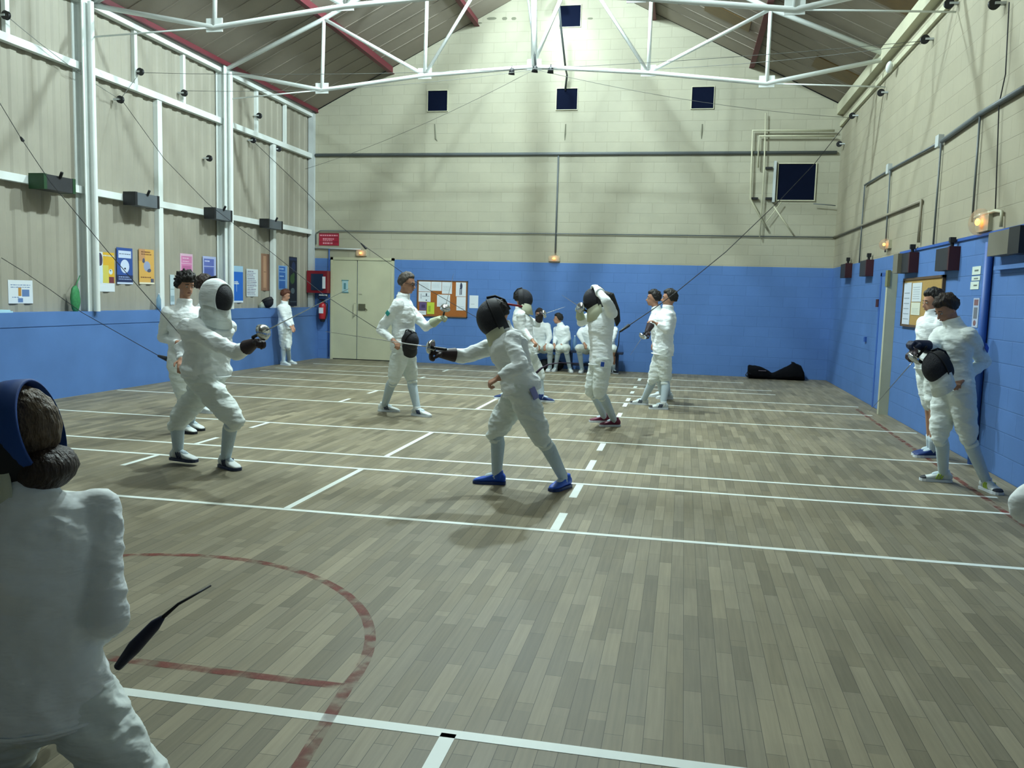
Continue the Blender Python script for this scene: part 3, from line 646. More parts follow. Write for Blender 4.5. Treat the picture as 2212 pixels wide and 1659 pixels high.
postL(16.16, 16.50, 1.52, 2.27, [K('8a6650'), K('a98468'), K('6a4c3e')], [('r', .25, .08, .35, .86, 1), ('r', .78, 0, .22, 1, 2), ('t', .3, .5, .3, .02, 2)], 'tall narrow brown poster')
postL(16.92, 17.32, 1.55, 2.06, [K('7fa8d8'), K('2f66b4'), K('b5cfe8')], [('r', .06, .76, .7, .2, 1), ('t', .1, .84, .5, .05, 2), ('r', .06, .42, .7, .3, 1), ('t', .12, .54, .5, .04, 2), ('r', .06, .05, .7, .32, 1)], 'light blue poster with three darker panels above the auburn haired child')
postL(17.42, 17.80, 1.2, 2.27, [K('10182a'), K('33502f'), K('4b5a64'), K('1c2c50')], [('e', .3, .7, .5, .2, 3), ('e', .1, .45, .6, .2, 1), ('e', .2, .25, .5, .12, 2), ('t', .1, .08, .8, .02, 2), ('r', 0, .93, .9, .05, 3), ('e', .4, .58, .3, .1, 1)],
      'tall black poster with green shapes, last before the back corner')
# red sign
UB = (1, 0, 0)
def backp(name, x0, x1, z0, z1, d, mats, marks, label, cat, grp=None, off=0.): return panel(name, (x0, YB-off-.001, z0), UB, VZ, x1-x0, z1-z0, d, mats, marks, label, cat, grp)
backp('sign', -8.22, -7.74, 2.58, 2.86, .01, [M_redsign, M_signtxt, K('5c1020')], [('r', 0, .93, 1, .05, 2), ('t', .05, .76, .88, .09, 1), ('r', .02, .66, .96, .03, 2), ('t', .2, .46, .55, .12, 1), ('t', .2, .36, .5, .05, 1), ('t', .2, .12, .48, .12, 1), ('r', .03, .28, .94, .03, 2)],
      'small red sign with three lines of pale lettering left of the double door', 'sign')
# fire hose cabinet
t = thing('hose_cabinet', (-8.18, YB, 1.5), 'dark red fire hose cabinet with a glass front and white label in the corner', 'cabinet')
MB().box((-8.42, YB-.22, 1.5), (-7.93, YB, 2.0)).build('body', M_redbox, t)
MB().box((-8.31, YB-.235, 1.56), (-8.02, YB-.22, 1.93)).build('glass_door', mat('dark_glass', '20304a', .15), t)
MB().box((-8.03, YB-.25, 1.6), (-7.96, YB-.236, 1.87)).build('label', M_paper, t)
MB().box((-8.1, YB-.27, 1.44), (-7.93, YB-.2, 1.47)).build('tray', M_greyst, t)
# extinguisher
ex, ey, ez = -8.08, YB-.12, .90
t = thing('fire_extinguisher', (ex, YB, ez), 'red fire extinguisher hung in the back left corner under the hose cabinet', 'fire extinguisher')
MB().lathe((ex, ey, ez), (0, 0, 1), [(.0, 0), (.075, .005), (.085, .03), (.085, .30), (.07, .36), (.03, .39), (0, .39)], 20, False).build('cylinder', M_exting, t, True)
MB().tube([(ex, ey, ez+.38), (ex, ey, ez+.44)], .025, 10).box((ex-.07, ey-.015, ez+.44), (ex+.06, ey+.015, ez+.46)).tube([(ex-.05, ey-.02, ez+.43), (ex-.10, ey-.03, ez+.5), (ex-.02, ey-.03, ez+.55)], .01).build('valve', M_dark, t)
MB().tube([(ex+.03, ey-.02, ez+.42), (ex+.13, ey-.03, ez+.35), (ex+.12, ey-.03, ez+.15), (ex+.1, ey-.04, ez+.02)], .014).build('hose', M_dark, t)
MB().box((ex-.05, ey-.089, ez+.14), (ex+.05, ey-.07, ez+.27)).build('label', M_paper, t)
MB().lathe((ex, ey, ez-.05), (0, 0, 1), [(.0, 0), (.05, 0), (.07, .05), (0, .05)], 16, False).build('bracket', M_dark, t)
# cork notice board
t = thing('cork_board', (-5.27, YB, 1.05), 'cork notice board full of white sheets behind the man in glasses', 'notice board')
MB().box((-5.85, YB-.02, 1.06), (-4.72, YB, 1.83)).build('cork_panel', M_cork, t)
f = MB(); 
for a, b in (((-5.87, 1.04), (-4.70, 1.06)), ((-5.87, 1.83), (-4.70, 1.85)), ((-5.87, 1.04), (-5.85, 1.85)), ((-4.72, 1.04), (-4.70, 1.85))): f.box((a[0], YB-.03, a[1]), (b[0], YB, b[1]))
f.build('frame', M_woodfr, t)
def sheet(x0, x1, z0, z1, mats, marks, label): backp('paper_sheet', x0, x1, z0, z1, .003, mats, marks, label, 'paper', 'sheets pinned on the cork board', .0205)
gy = K('7f8d98')
tx = [('t', .12, .15+.12*i, .7, .02, 1) for i in range(6)]
sheet(-5.83, -5.55, 1.60, 1.82, [M_paper, gy], tx, 'white sheet in the top left corner of the cork board')
sheet(-5.54, -5.30, 1.62, 1.82, [M_paper, gy], tx[2:], 'white sheet second from left in the top row of the cork board')
sheet(-5.29, -5.06, 1.56, 1.82, [M_paper, gy], tx[1:5], 'white sheet third from left in the top row of the cork board')
sheet(-5.83, -5.55, 1.37, 1.59, [M_paper, K('3b4a55')], [('r', .3, .55, .6, .04, 1), ('r', .2, .3, .03, .5, 1), ('r', .6, .1, .1, .12, 1), ('r', .6, .6, .1, .25, 1)], 'white sheet with a dark sketch at the left of the cork board')
sheet(-5.40, -5.10, 1.27, 1.54, [M_paper, gy], tx[:2], 'white sheet in the middle of the cork board')
sheet(-5.81, -5.64, 1.18, 1.36, [K('5b4a74'), K('3d2f55')], [('r', .3, .3, .5, .4, 1)], 'small purple sheet on the lower left of the cork board')
sheet(-5.63, -5.46, 1.10, 1.36, [K('b7c93c'), K('8fa030')], [('r', .2, .2, .3, .5, 1)], 'lime yellow sheet on the cork board')
sheet(-5.83, -5.65, 1.08, 1.17, [M_paper, gy], [('t', .1, .5, .7, .1, 1)], 'low white sheet in the bottom left corner of the cork board')
sheet(-4.97, -4.74, 1.51, 1.82, [M_paper, K('27304a')], [('e', .4, .5, .25, .45, 1), ('r', .38, .1, .08, .5, 1), ('r', .52, .12, .08, .5, 1), ('e', .45, .88, .12, .1, 1)], 'white sheet with a dark standing figure, top right of the cork board')
sheet(-4.95, -4.74, 1.20, 1.50, [M_paper, gy], tx[:2], 'white sheet below the figure picture on the right of the cork board')
backp('paper_sheet', -4.66, -4.46, 1.26, 1.54, .003, [M_paper, gy], [('t', .2, .3, .4, .03, 1)], 'single white sheet on the blue wall just right of the cork board', 'paper')
# right wall board and signs : U runs towards the camera so that the normal faces the hall
UR = (0, -1, 0)
def rightp(name, y_far, y_near, z0, z1, d, mats, marks, label, cat, off=0., grp=None): return panel(name, (XR-off-.001, y_far, z0), UR, VZ, y_far-y_near, z1-z0, d, mats, marks, label, cat, grp)
t = thing('cork_board', (XR, 11.6, 1.3), 'cork board with a brown frame on the right wall behind the two young fencers', 'notice board')
MB().box((XR-.02, 10.72, 1.32), (XR, 12.5, 1.9)).build('cork_panel', mat('pale_cork', 'a8894e', .85, var=.1, vscale=60), t)
f = MB()
for a, b in (((10.69, 1.29), (12.53, 1.32)), ((10.69, 1.9), (12.53, 1.93)), ((10.69, 1.29), (10.72, 1.93)), ((12.5, 1.29), (12.53, 1.93))): f.box((XR-.035, a[0], a[1]), (XR, b[0], b[1]))
f.build('frame', M_woodfr, t)
gr_ = 'sheets on the right wall cork board'
rightp('paper_sheet', 12.48, 12.1, 1.3, 1.87, .004, [K('c3ccd8'), gy], tx, 'tall white sheet at the far end of the right wall cork board', 'paper', .0205, gr_)
rightp('paper_sheet', 12.05, 11.6, 1.62, 1.86, .004, [K('ccd4d8'), gy], tx, 'upper white sheet next to the tall one on the right wall cork board', 'paper', .0205, gr_)
rightp('paper_sheet', 12.05, 11.62, 1.45, 1.61, .004, [K('d2d6c4'), gy], tx[:4], 'lower cream sheet on the right wall cork board', 'paper', .0205, gr_)
gs = 'white signs in a column on the right wall'
rightp('sign', 9.78, 9.52, 1.90, 1.985, .004, [K('cfdcd0'), K('55605c')], [('t', .3, .4, .5, .2, 1)], 'upper white sign right of the square reel box', 'sign', 0, gs)
rightp('sign', 9.78, 9.52, 1.84, 1.885, .004, [K('cfdcd0'), K('55605c')], [('t', .3, .3, .5, .3, 1)], 'narrow white sign in the middle of the three on the right wall', 'sign', 0, gs)
rightp('sign', 9.80, 9.54, 1.75, 1.83, .004, [K('cfdcd0'), K('55605c')], [('t', .4, .4, .4, .2, 1)], 'lowest of the three white signs on the right wall', 'sign', 0, gs)
rightp('poster', 9.66, 9.48, 1.36, 1.66, .004, [K('a9b6cc'), K('7c5a5c'), K('6a6f78')], [('r', .15, .75, .7, .2, 1), ('r', .2, .3, .6, .38, 2), ('e', .2, .05, .5, .2, 1)], 'narrow framed poster below the three white signs', 'poster')
q = rw(1900, 655, 0); tag(MB().box((XR-.04, q.y-.08, q.z-.06), (XR, q.y+.08, q.z+.06)).build('call_point', M_redbx), 'small dark red alarm call point left of the cream door frame', 'alarm button')
q = rw(1871, 733, 0); tag(MB().box((XR-.03, q.y-.05, q.z-.04), (XR, q.y+.05, q.z+.04)).build('socket', M_bluedk), 'small dark wall socket low on the blue right wall', 'socket')

# ------------------------------------------------------------------ things on the ledge and along the walls
q = ox(171, 645, XC+.12)
o = MB().ell((XC+.12, 10.56, ZLOW+.17), ((1, 0, 0), (0, 1, 0), (0, 0, 1)), (.04, .09, .19), 14, 12, lambda x, y, z: 1+.12*noise.noise(Vector((x*3, y*3, z*4)))).tube([(XC+.12, 10.56, ZLOW+.33), (XC+.06, 10.74, ZLOW+.5)], .006).build('net_bag', M_green, None, True)
tag(o, 'green net bag hanging at the foot of the near column on the ledge', 'bag')
tag(MB().box((XC+.02, 9.0, ZLOW), (XL-.01, 9.35, ZLOW+.02)).box((XC+.02, 9.0, ZLOW+.02), (XL-.03, 9.33, ZLOW+.035)).build('folded_papers', mat('pale_blue_sheet', 'a9d0e0', .7)), 'pale blue papers lying on the ledge at the left picture edge', 'papers')
q = ox(688, 740, XL+.02)
# bottles on the ledge beside the slim column, one at a time
def bottle(c, h_, r, label, grp):
    t = thing('water_bottle', c, label, 'bottle', grp)
    MB().lathe(c, (0, 0, 1), [(.0, 0), (r, .004), (r, h_*.62), (r*.85, h_*.7), (r*.36, h_*.88), (r*.36, h_*.93), (0, h_*.93)], 16, False).build('body', M_bottle, t, True)
    MB().lathe(Vector(c)+Vector((0, 0, h_*.93)), (0, 0, 1), [(0, 0), (r*.42, 0), (r*.42, h_*.07), (0, h_*.07)], 12, False).build('bottle_cap', M_paper, t)
bottle((XC+.12, 12.5, ZLOW), .27, .036, 'clear bottle on the ledge left of the slim column', None)
# bench and what is on it
SEAT = .44
t = thing('bench', (-2.3, 17.95, 0), 'low dark bench against the back wall under the seated fencers', 'bench')
MB().box((-3.4, 17.82, SEAT-.04), (-1.20, 18.12, SEAT)).build('seat', M_bench, t)
for x in (-3.35, -2.3, -1.32): MB().box((x-.03, 17.85, 0), (x+.03, 18.09, SEAT-.04)).build('leg', M_bench, t)
MB().box((-3.35, 17.98, .12), (-1.3, 18.01, .18)).build('stretcher', M_bench, t)
for p, lb in (((1229, 752), 'left clear bottle on the bench between the seated fencers'), ((1241, 752), 'right clear bottle on the bench between the seated fencers')):
    q = oy(p[0], p[1], 18.04); bottle((q.x, 18.04, SEAT), .32, .045, lb, 'two bottles on the bench')
def lump(name, c, rad, mt, label, cat, amp=.2, vox=.02, extra=None):
    mb = MB().ell(c, ((1, 0, 0), (0, 1, 0), (0, 0, 1)), rad, 28, 16, lambda x, y, z: 1+amp*noise.noise(Vector((x*2.3+c[0], y*2.3, z*2.3))))
    if extra: extra(mb)
    o = mb.build(name, mt, None, True); remesh(o, vox, 2, .02, .1)
    for v in o.data.vertices:
        if v.co.z < .004: v.co.z = .004
    return tag(o, label, cat)
lump('kit_bag', (-2.72, 18.0, .12), (.30, .16, .13), M_blackp, 'black kit bag under the bench between the seated legs', 'bag')
lump('folded_towel', (-2.72, 17.96, .30), (.09, .07, .06), M_bib, 'cream cloth on top of the black kit bag under the bench', 'towel', .2, .012)
# large black bag on the floor at the back wall
def bagx(mb):
    z = lambda t: .30-.22*math.exp(-((t-.42)/.16)**2)+.12*max(0, t-.6)
    rs = []
    for i in range(25):
        t_ = i/24; x = 1.36+t_*1.12; h_ = .27 if t_ < .12 else (.12+.15*abs(cos(min(1, (t_-.12)/.3)*pi/2)) if t_ < .42 else .12+.27*((t_-.42)/.42)**1.1 if t_ < .84 else .39-.10*(t_-.84)/.16)
        w_ = .17+.03*sin(t_*9); rs.append([(x+(.10*zz/.39 if t_ > .8 else 0)*-1, 18.22+w_*cos(a), zz) for a in [2*pi*k/20 for k in range(20)] for zz in [max(.0, h_/2+h_/2*(abs(sin(a))**.6)*(1 if sin(a) > 0 else -1))]])
    mb.rings(rs)
mb = MB(); bagx(mb)
bag = mb.build('kit_bag', mat('black_bag_cloth', '0b0c10', .95, spec=.1), None, True); remesh(bag, .018, 3, .03, .12)
for v in bag.data.vertices:
    if v.co.z < .003: v.co.z = .003
    if v.co.y > YB-.03: v.co.y = YB-.03
b0 = thing('kit_bag', (1.9, 18.22, 0), 'long slumped black kit bag on the floor against the blue back wall', 'bag')
bag.name = 'bag_body'; bag.parent = b0; bag.location = (-1.9, -18.22, 0); ORG[bag.name] = Vector((1.9, 18.22, 0))
MB().tube([(1.40, 18.02, .1), (1.33, 17.98, .14), (1.30, 17.98, .08), (1.36, 18.0, .03)], .012).build('strap', M_dark, b0)
MB().box((1.55, 18.02, .17), (1.70, 18.03, .185)).build('zip', mat('dull_metal', '5f5560', .5), b0)

# ================================================================== PEOPLE
def azv(a, p=0.): return Vector((cos(R(a))*cos(R(p)), sin(R(a))*cos(R(p)), sin(R(p))))
def frame(f, up=Vector((0, 0, 1))):
    f = f.normalized(); l = up.cross(f).normalized(); return f, l, f.cross(l)      # forward, left, up
class Body: pass

def head_prims(mb, H, f, l, u, s):
    mb.ell(H+u*.025*s-f*.012*s, (f, l, u), (.098*s, .077*s, .100*s))
    mb.ell(H+f*.028*s-u*.045*s, (f, l, u), (.062*s, .056*s, .070*s))
    mb.ell(H+f*.055*s-u*.092*s, (f, l, u), (.028*s, .028*s, .020*s), 12, 8)           # chin
    mb.cap(H+f*.083*s+u*.008*s, H+f*.106*s-u*.030*s, .009*s, .013*s, 8)               # nose
    mb.ell(H+f*.090*s-u*.034*s, (f, l, u), (.014*s, .018*s, .010*s), 10, 6)
    mb.cap(H+f*.076*s+l*.038*s+u*.022*s, H+f*.084*s-l*.0*s+u*.024*s, .010*s, .010*s, 8)
    mb.cap(H+f*.076*s-l*.038*s+u*.022*s, H+f*.084*s+u*.024*s, .010*s, .010*s, 8)
    mb.cap(H+f*.083*s+l*.017*s-u*.060*s, H+f*.083*s-l*.017*s-u*.060*s, .009*s, .009*s, 8)
    for k in (-1, 1): mb.ell(H+l*k*.078*s-f*.008*s-u*.010*s, (f, l, u), (.020*s, .009*s, .031*s), 12, 8)

def hand_prims(mb, w, d, n, k, s, curl, pad=0.):
    """w wrist, d along the hand, n back-of-hand normal, k picks the thumb side; fingers bend away from n"""
    d = d.normalized(); n = (n-d*n.dot(d)).normalized(); sd = d.cross(n)*k        # towards the thumb
    p = pad
    for o_, l_ in ((-.026, .078), (-.009, .084), (.009, .086), (.026, .082)):
        mb.cap(w+sd*o_*.5*s+d*.008*s, w+sd*o_*s+d*l_*s, .015*s+p, .0125*s+p, 8)
    for o_, L, r in ((.029, .072, .0088), (.0095, .080, .0092), (-.0095, .074, .0088), (-.029, .058, .0078)):
        a = w+sd*o_*s+d*.084*s; ang = 0.
        for seg in (.45, .30, .25):
            ang += curl*(1.15 if o_ < 0 else 1.0); dd = d*cos(ang)-n*sin(ang)+sd*o_*3.0*max(0, 1-curl)
            q = a+dd.normalized()*L*seg*s*1.05; mb.cap(a, q, r*s+p, r*.93*s+p, 8); a = q
    # thumb from the side of the palm
    a = w+sd*.024*s+d*.020*s; c = min(1., curl)
    t1 = (d*.62+sd*.75-n*.35*c).normalized(); q = a+t1*.042*s; t2 = (d*.85+sd*(.35-.6*c)-n*.7*c).normalized()
    mb.cap(a, q, .0135*s+p, .011*s+p, 8).cap(q, q+t2*.032*s, .0108*s+p, .0092*s+p, 8)

def hair_cap(H, f, l, u, s, vol=1.0, front=.42, low=-.62, amp=.10, seed=0., lng=0.):
    """a head of hair: thick outside the face, tucked under the skin over the face and neck"""
    def fn(x, y, z):
        # x forward, y left, z up on the unit sphere
        edge = z-(front if x > .5 else front+(low-front)*min(1, (.5-x)/.62)**.8)
        k = 1/(1+math.exp(-edge*14)); n = noise.noise(Vector((x*4+seed, y*4, z*4)))*amp+noise.noise(Vector((x*9+seed, y*9, z*9)))*amp*.5
        return .80+k*(.20+.17*vol+n*(.6+vol))
    return MB().ell(H+u*.028*s-f*.014*s, (f, l, u), (.100*s, .080*s, .104*s), 48, 30, fn)

def shoe(parent, ank, az, s, mt, sole=None, stripe=None, toe=None, ln=.27, pitch=0.):
    d = azv(az); l = Vector((0, 0, 1)).cross(d); A = Vector((ank.x, ank.y, ank.z)); base = Vector((A.x, A.y, max(0., A.z-.088*s))); Z = Vector((0, 0, 1))
    prof = [(-.075, .028, .030, .075), (-.060, .036, .02, .095), (-.02, .040, .02, .110), (.03, .040, .02, .098), (.075, .044, .02, .078), (.115, .050, .02, .062), (.155, .047, .02, .052), (.185, .036, .02, .040), (.198, .018, .022, .032)]
    def ringm(p, z0=0, k=1.):
        x, hw, zl, zh = p; r = []
        for i in range(16):
            a = 2*pi*i/16; ca, sa = cos(a), sin(a); r.append(base+d*x*s+l*hw*s*k*(abs(ca)**.7)*(1 if ca > 0 else -1)+Z*((zl+zh)/2+(zh-zl)/2*(abs(sa)**.8)*(1 if sa > 0 else -1))*s)
        return r
    up = MB().rings([ringm(p) for p in prof]); up.cap(A+Z*.03*s-d*.01*s, base+Z*.07*s-d*.012*s, .043*s, .05*s, 14, True)
    o = up.build('shoe', mt, parent, True)
    so = []
    for p in prof:
        x, hw, zl, zh = p; hw *= 1.10
        so.append([base+d*(x*1.03)*s-l*hw*s+Z*.0015, base+d*(x*1.03)*s+l*hw*s+Z*.0015, base+d*(x*1.03)*s+l*hw*s+Z*.026*s, base+d*(x*1.03)*s-l*hw*s+Z*.026*s])
    MB().rings(so).build('sole', sole or M_paper, o)
    if stripe:
        sb = MB()
        for k in (-1, 1):
            for t_ in (.0, .022, .044):
                sb.bar(base+d*(.028+t_)*s+l*k*.0440*s+Z*.032*s, base+d*(.004+t_)*s+l*k*.0405*s+Z*.082*s, .010*s, .011*s)
        sb.build('stripes', stripe, o)
    if toe: MB().rings([[b0_+Z*.002+d*.002 for b0_ in ringm(p, 0, 1.05)] for p in prof[-3:]]).build('toe_cap', toe, o)
    return o

def mask(H, f, l, u, s, parent, white=False, top=True, bibmat=None, label=None, cat=None, strap=True, wide=1.0):
    """a fencing mask round the head centre H; parts hang on the mask's own root mesh"""
    def dome(t0, t1, rf, rl, ru, th, nt=14, np_=36, inner=None):
        rings = []
        def pt(t, ph, k):
            x, y, z = cos(t), sin(t)*cos(ph), sin(t)*sin(ph)
            bulge = 1+.06*max(0, -z)*max(0, x); return H+f*(x*rf*bulge-.0)*k+l*y*rl*k+u*(z*ru-.012*s)*k
        for i in range(nt+1): t = t0+(t1-t0)*i/nt; rings.append([pt(max(t, .02), 2*pi*j/np_, 1) for j in range(np_)])
        for i in range(nt, -1, -1): t = t0+(t1-t0)*i/nt; rings.append([pt(max(t, .02), 2*pi*j/np_, 1-th) for j in range(np_)])
        return MB().rings(rings, False, True)
    rf, rl, ru = .158*s, .122*s*wide, .160*s
    cut = R(50) if white else R(88)
    o = dome(0, cut, rf, rl, ru, .03).build('fencing_mask', M_mesh, parent, True)
    if not parent: ORG[o.name] = Vector()
    side = M_cloth if white else M_blackp
    dome(cut-.03, R(118), rf*.99, rl*1.04, ru*1.03, .07, 10).build('side_panel', side, o, True)
    rim = MB(); t = cut
    rim.tube([H+f*cos(t)*rf*1.01+l*sin(t)*cos(2*pi*j/36)*rl*1.04+u*(sin(t)*sin(2*pi*j/36)*ru*1.03-.012*s) for j in range(37)], .006*s, 8, False)
    rim.build('rim', side if white else M_blackp, o, True)
    # bib: a curved flap below the chin
    rs = []
    for i in range(19):
        a = R(-106+212*i/18); e = 1-.18*(abs(a)/R(106))**2
        q0 = f*cos(a)*.122*s+l*sin(a)*.116*s; z0, z1 = -.045*s, (-.262*s)*e
        dz = f*.01*s
        rs.append([H+q0+u*z0, H+q0*1.06+u*(z0+z1)/2+dz, H+q0*1.12+u*z1+dz*2.2, H+q0*1.04+u*z1+dz*2, H+q0*.98+u*(z0+z1)/2+dz*.9, H+q0*.92+u*z0])
    MB().rings(rs).build('bib', bibmat or M_bib, o, True)
    if strap:      # springy tongue over the back of the head
        MB().tube([H+u*.165*s-f*.0*s, H+u*.150*s-f*.07*s, H+u*.09*s-f*.125*s, H-u*.0*s-f*.135*s], [.010*s, .010*s, .010*s, .010*s], 8).build('back_tongue', M_blackp, o, True)
    if label: tag(o, label, cat or 'fencing mask')
    return o

def epee(G, d, label, L=.90, parent=None, gs=1., gripd=None, bow=.0, blade=M_steel, grip=M_dark):
    """guard centre G, blade direction d"""
    d = Vector(d).normalized(); t = thing('epee', G, label, 'sword', 'epees held by the fencers')
    r = .067*gs
    MB().lathe(G, d, [(.008, .028), (r*.45, .027), (r*.8, .014), (r, -.022), (r*.96, -.022), (r*.76, .009), (r*.42, .021), (.008, .022)], 28, False).build('guard', M_steel, t, True)
    gd = Vector(gripd) if gripd else d
    MB().cap(G-gd*.0, G-gd*.13, .011, .013, 10).cap(G-gd*.05, G-gd*.05+gd.orthogonal().normalized()*.03, .008, .007, 8).build('grip', grip, t, True)
    u = d.orthogonal().normalized(); 
    if abs(d.z) < .9: u = Vector((0, 0, -1))
    if L > 0: MB().tube([G+d*(.02+L*i/10)+u*bow*(i/10)**2 for i in range(11)], [.0045-.003*i/10 for i in range(11)], 8).build('blade', blade, t, True)
    return t

def person(label, Y, head, neck, pelvis, az, armL, armR, legL, legR, s=1., haz=None, hp=0., caz=None, skin=None, hair=None, hairk=None, maskk=None,
           jacket=None, breech=None, sock='full', shoes=None, gloveL=None, gloveR=None, curl=(.5, .5), handn=(None, None), vox=.009, eyes=True, headr=0., extras=None,
           shoulders=None, hips=None, beard=None, wrink=.014, group=None, seated=False, absolute=False, shs=1., faceparts=True, bulk=1.0):
    """joints are image points with a depth offset from Y (metres); feet are floor points with a direction"""
    P = (lambda q: Vector(q)) if absolute else (lambda q: oy(q[0], q[1], Y+q[2]))
    caz = az if caz is None else caz; haz = az if haz is None else haz
    skin = skin or M_skin; jm = jacket or M_cloth; bm = breech or M_cloth2
    H, Nk, Pv = P(head), P(neck), P(pelvis)
    spine = (Nk-Pv).normalized(); lc = Vector((0, 0, 1)).cross(azv(caz)); lh = Vector((0, 0, 1)).cross(azv(az))
    lc = (lc-spine*lc.dot(spine)).normalized(); lh = (lh-spine*lh.dot(spine)).normalized()
    if shoulders: SL_, SR_ = P(shoulders[0]), P(shoulders[1]); lc = (SL_-SR_).normalized()
    else: SL_ = Nk-spine*.068*s+lc*.172*s*shs; SR_ = Nk-spine*.068*s-lc*.172*s*shs
    if hips: HL, HR = P(hips[0]), P(hips[1])
    else: HL, HR = Pv-spine*.03*s+lh*.088*s, Pv-spine*.03*s-lh*.088*s
    EL, WL = P(armL[0]), P(armL[1]); ER, WR = P(armR[0]), P(armR[1])
    def leg(L):
        kn = P(L[0]); x, y, a = L[1][:3]
        if absolute: g = Vector((x, y, 0)); a = L[1][3] if len(L[1]) > 3 else a
        else: g = fl(x, y)
        lift = L[1][3] if (len(L[1]) > 3 and not absolute) else 0.
        ank = g-azv(a)*.05*s+Vector((0, 0, .088*s+lift)); return kn, ank, a
    KL, AL, FL_ = leg(legL); KR, AR, FR_ = leg(legR)
    ctr = (AL+AR)/2; root = thing('person', (ctr.x, ctr.y, 0), label, 'person', group)
    f, l, u = frame(azv(haz, hp), spine if False else Vector((0, 0, 1)))
    if headr: f = f; rr_ = Matrix.Rotation(R(headr), 3, f); l = rr_@l; u = rr_@u
    # ---- the body, one continuous skin
    cb = spine.cross(lc).normalized()*-1
    def torso(mb, pad, lo=-.06, hi=1.0, hem=0.):
        ln = (Nk-Pv).length; rs = []
        for t_, hw, dp, ax, fo in ((lo, .135+hem, .105+hem, 0, -.005), (0, .160+hem*.7, .118+hem*.7, 0, -.005), (.18, .150, .110, .2, 0), (.38, .138, .104, .5, .005), (.6, .158, .118, .8, .010), (.8, .168, .118, 1, .006), (.93, .125, .090, 1, 0), (1.0*hi, .062, .062, 1, 0)):
            c = Pv+spine*ln*t_; ax_ = lh.lerp(lc, ax).normalized(); fw = ax_.cross(spine).normalized()
            rs.append([c+ax_*cos(a)*(hw*s*bulk+pad)+fw*(sin(a)*(dp*s*bulk+pad)+fo*s) for a in [2*pi*k/24 for k in range(24)]])
        mb.rings(rs)
    def arms(mb, pad, wr=1., flat=False, up=0.):
        for Sh, E_, W_ in ((SL_, EL, WL), (SR_, ER, WR)):
            mb.cap(Nk-spine*.045*s, Sh, .050*s+pad*.6, .052*s+pad, 12)
            mb.cap(Sh, E_, .053*s+pad+up*.6, .042*s+pad+up*.5, 14); e2 = E_+(W_-E_)*wr
            mb.cap(E_, e2, .042*s+pad+up*.5, .029*s+pad*.7, 14, False, flat)
    def thighs(mb, pad, k=1.0):
        for Hp, Kn in ((HL, KL), (HR, KR)):
            mb.cap(Hp, Hp.lerp(Kn, k), .088*s*(1+(bulk-1)*.3)+pad, .058*s+pad, 16)
    b = MB(); torso(b, 0); arms(b, 0); thighs(b, 0)
    b.cap(Nk-spine*.02*s, H-u*.05*s-f*.015*s, .055*s, .052*s, 14)
    head_prims(b, H, f, l, u, s)
    for Kn, A_, fa in ((KL, AL, FL_), (KR, AR, FR_)):
        calf = Kn.lerp(A_, .3); back = -azv(fa)*.012*s
        b.cap(Kn, calf+back, .055*s, .056*s, 14).cap(calf+back, A_, .056*s, .036*s, 14)
        b.cap(A_, A_+azv(fa)*.10*s-Vector((0, 0, .055*s)), .034*s, .022*s, 12).cap(A_, A_-azv(fa)*.02*s-Vector((0, 0, .04*s)), .034*s, .034*s, 10)
    hands = []
    for i, (E_, W_, k) in enumerate(((EL, WL, 1), (ER, WR, -1))):
        d = (W_-E_).normalized(); n = Vector(handn[i]) if handn[i] else (Vector((0, 0, 1))-d*d.z)
        n = (n-d*n.dot(d)); n = n.normalized() if n.length > .05 else d.orthogonal()
        hand_prims(b, W_, d, n, k, s, curl[i]); hands.append((W_, d, n, k))
    body = b.build('body', skin, root); remesh(body, vox, 2)
    # ---- clothes
    pad = .022
    if jm is not None and jacket is not False:
        j = MB(); torso(j, pad, -.15, 1.02, .014*s); arms(j, pad*.5, .95, True, .012)
        j.cap(Nk-spine*.03*s, Nk+(H-Nk).normalized()*.082*s, .074*s+.012, .062*s+.012, 16, False, True)
        jo = j.build('jacket', jm, root); remesh(jo, vox*1.15, 2, wrink*.7, .12, (wrink*1.15, 5.0, Nk.x))
    if jacket is not False:
        c0 = Pv-spine*(Nk-Pv).length*.12
        hm = [c0+lh*cos(a)*(.150*s*bulk+pad+.006)+lh.cross(spine)*sin(a)*(.122*s*bulk+pad+.006) for a in [2*pi*k/32 for k in range(33)]]
        MB().tube(hm, .007, 6, False).build('jacket_hem', jm, root, True)
    br = MB()
    for Hp, Kn in ((HL, KL), (HR, KR)):
        bt = 1+(bulk-1)*.3; m1 = Hp.lerp(Kn, .45); br.cap(Hp, m1, .094*s*bt+.018, .084*s*bt+.020, 18).cap(m1, Hp.lerp(Kn, .93), .084*s*bt+.020, .062*s+.026, 18).cap(Hp.lerp(Kn, .93), Hp.lerp(Kn, 1.08), .062*s+.026, .055*s+.014, 16)
    ln = (Nk-Pv).length
    br.rings([[Pv+spine*ln*t_+lh*cos(a)*(hw*s*bulk+.012)+lh.cross(spine)*sin(a)*(dp*s*bulk+.012) for a in [2*pi*k/20 for k in range(20)]] for t_, hw, dp in ((-.22, .07, .07), (-.12, .145, .11), (0, .155, .115), (.15, .145, .108))])
    bo = br.build('breeches', bm, root); remesh(bo, vox*1.15, 2, wrink*.7, .12, (wrink*1.25, 6.0, Pv.x))
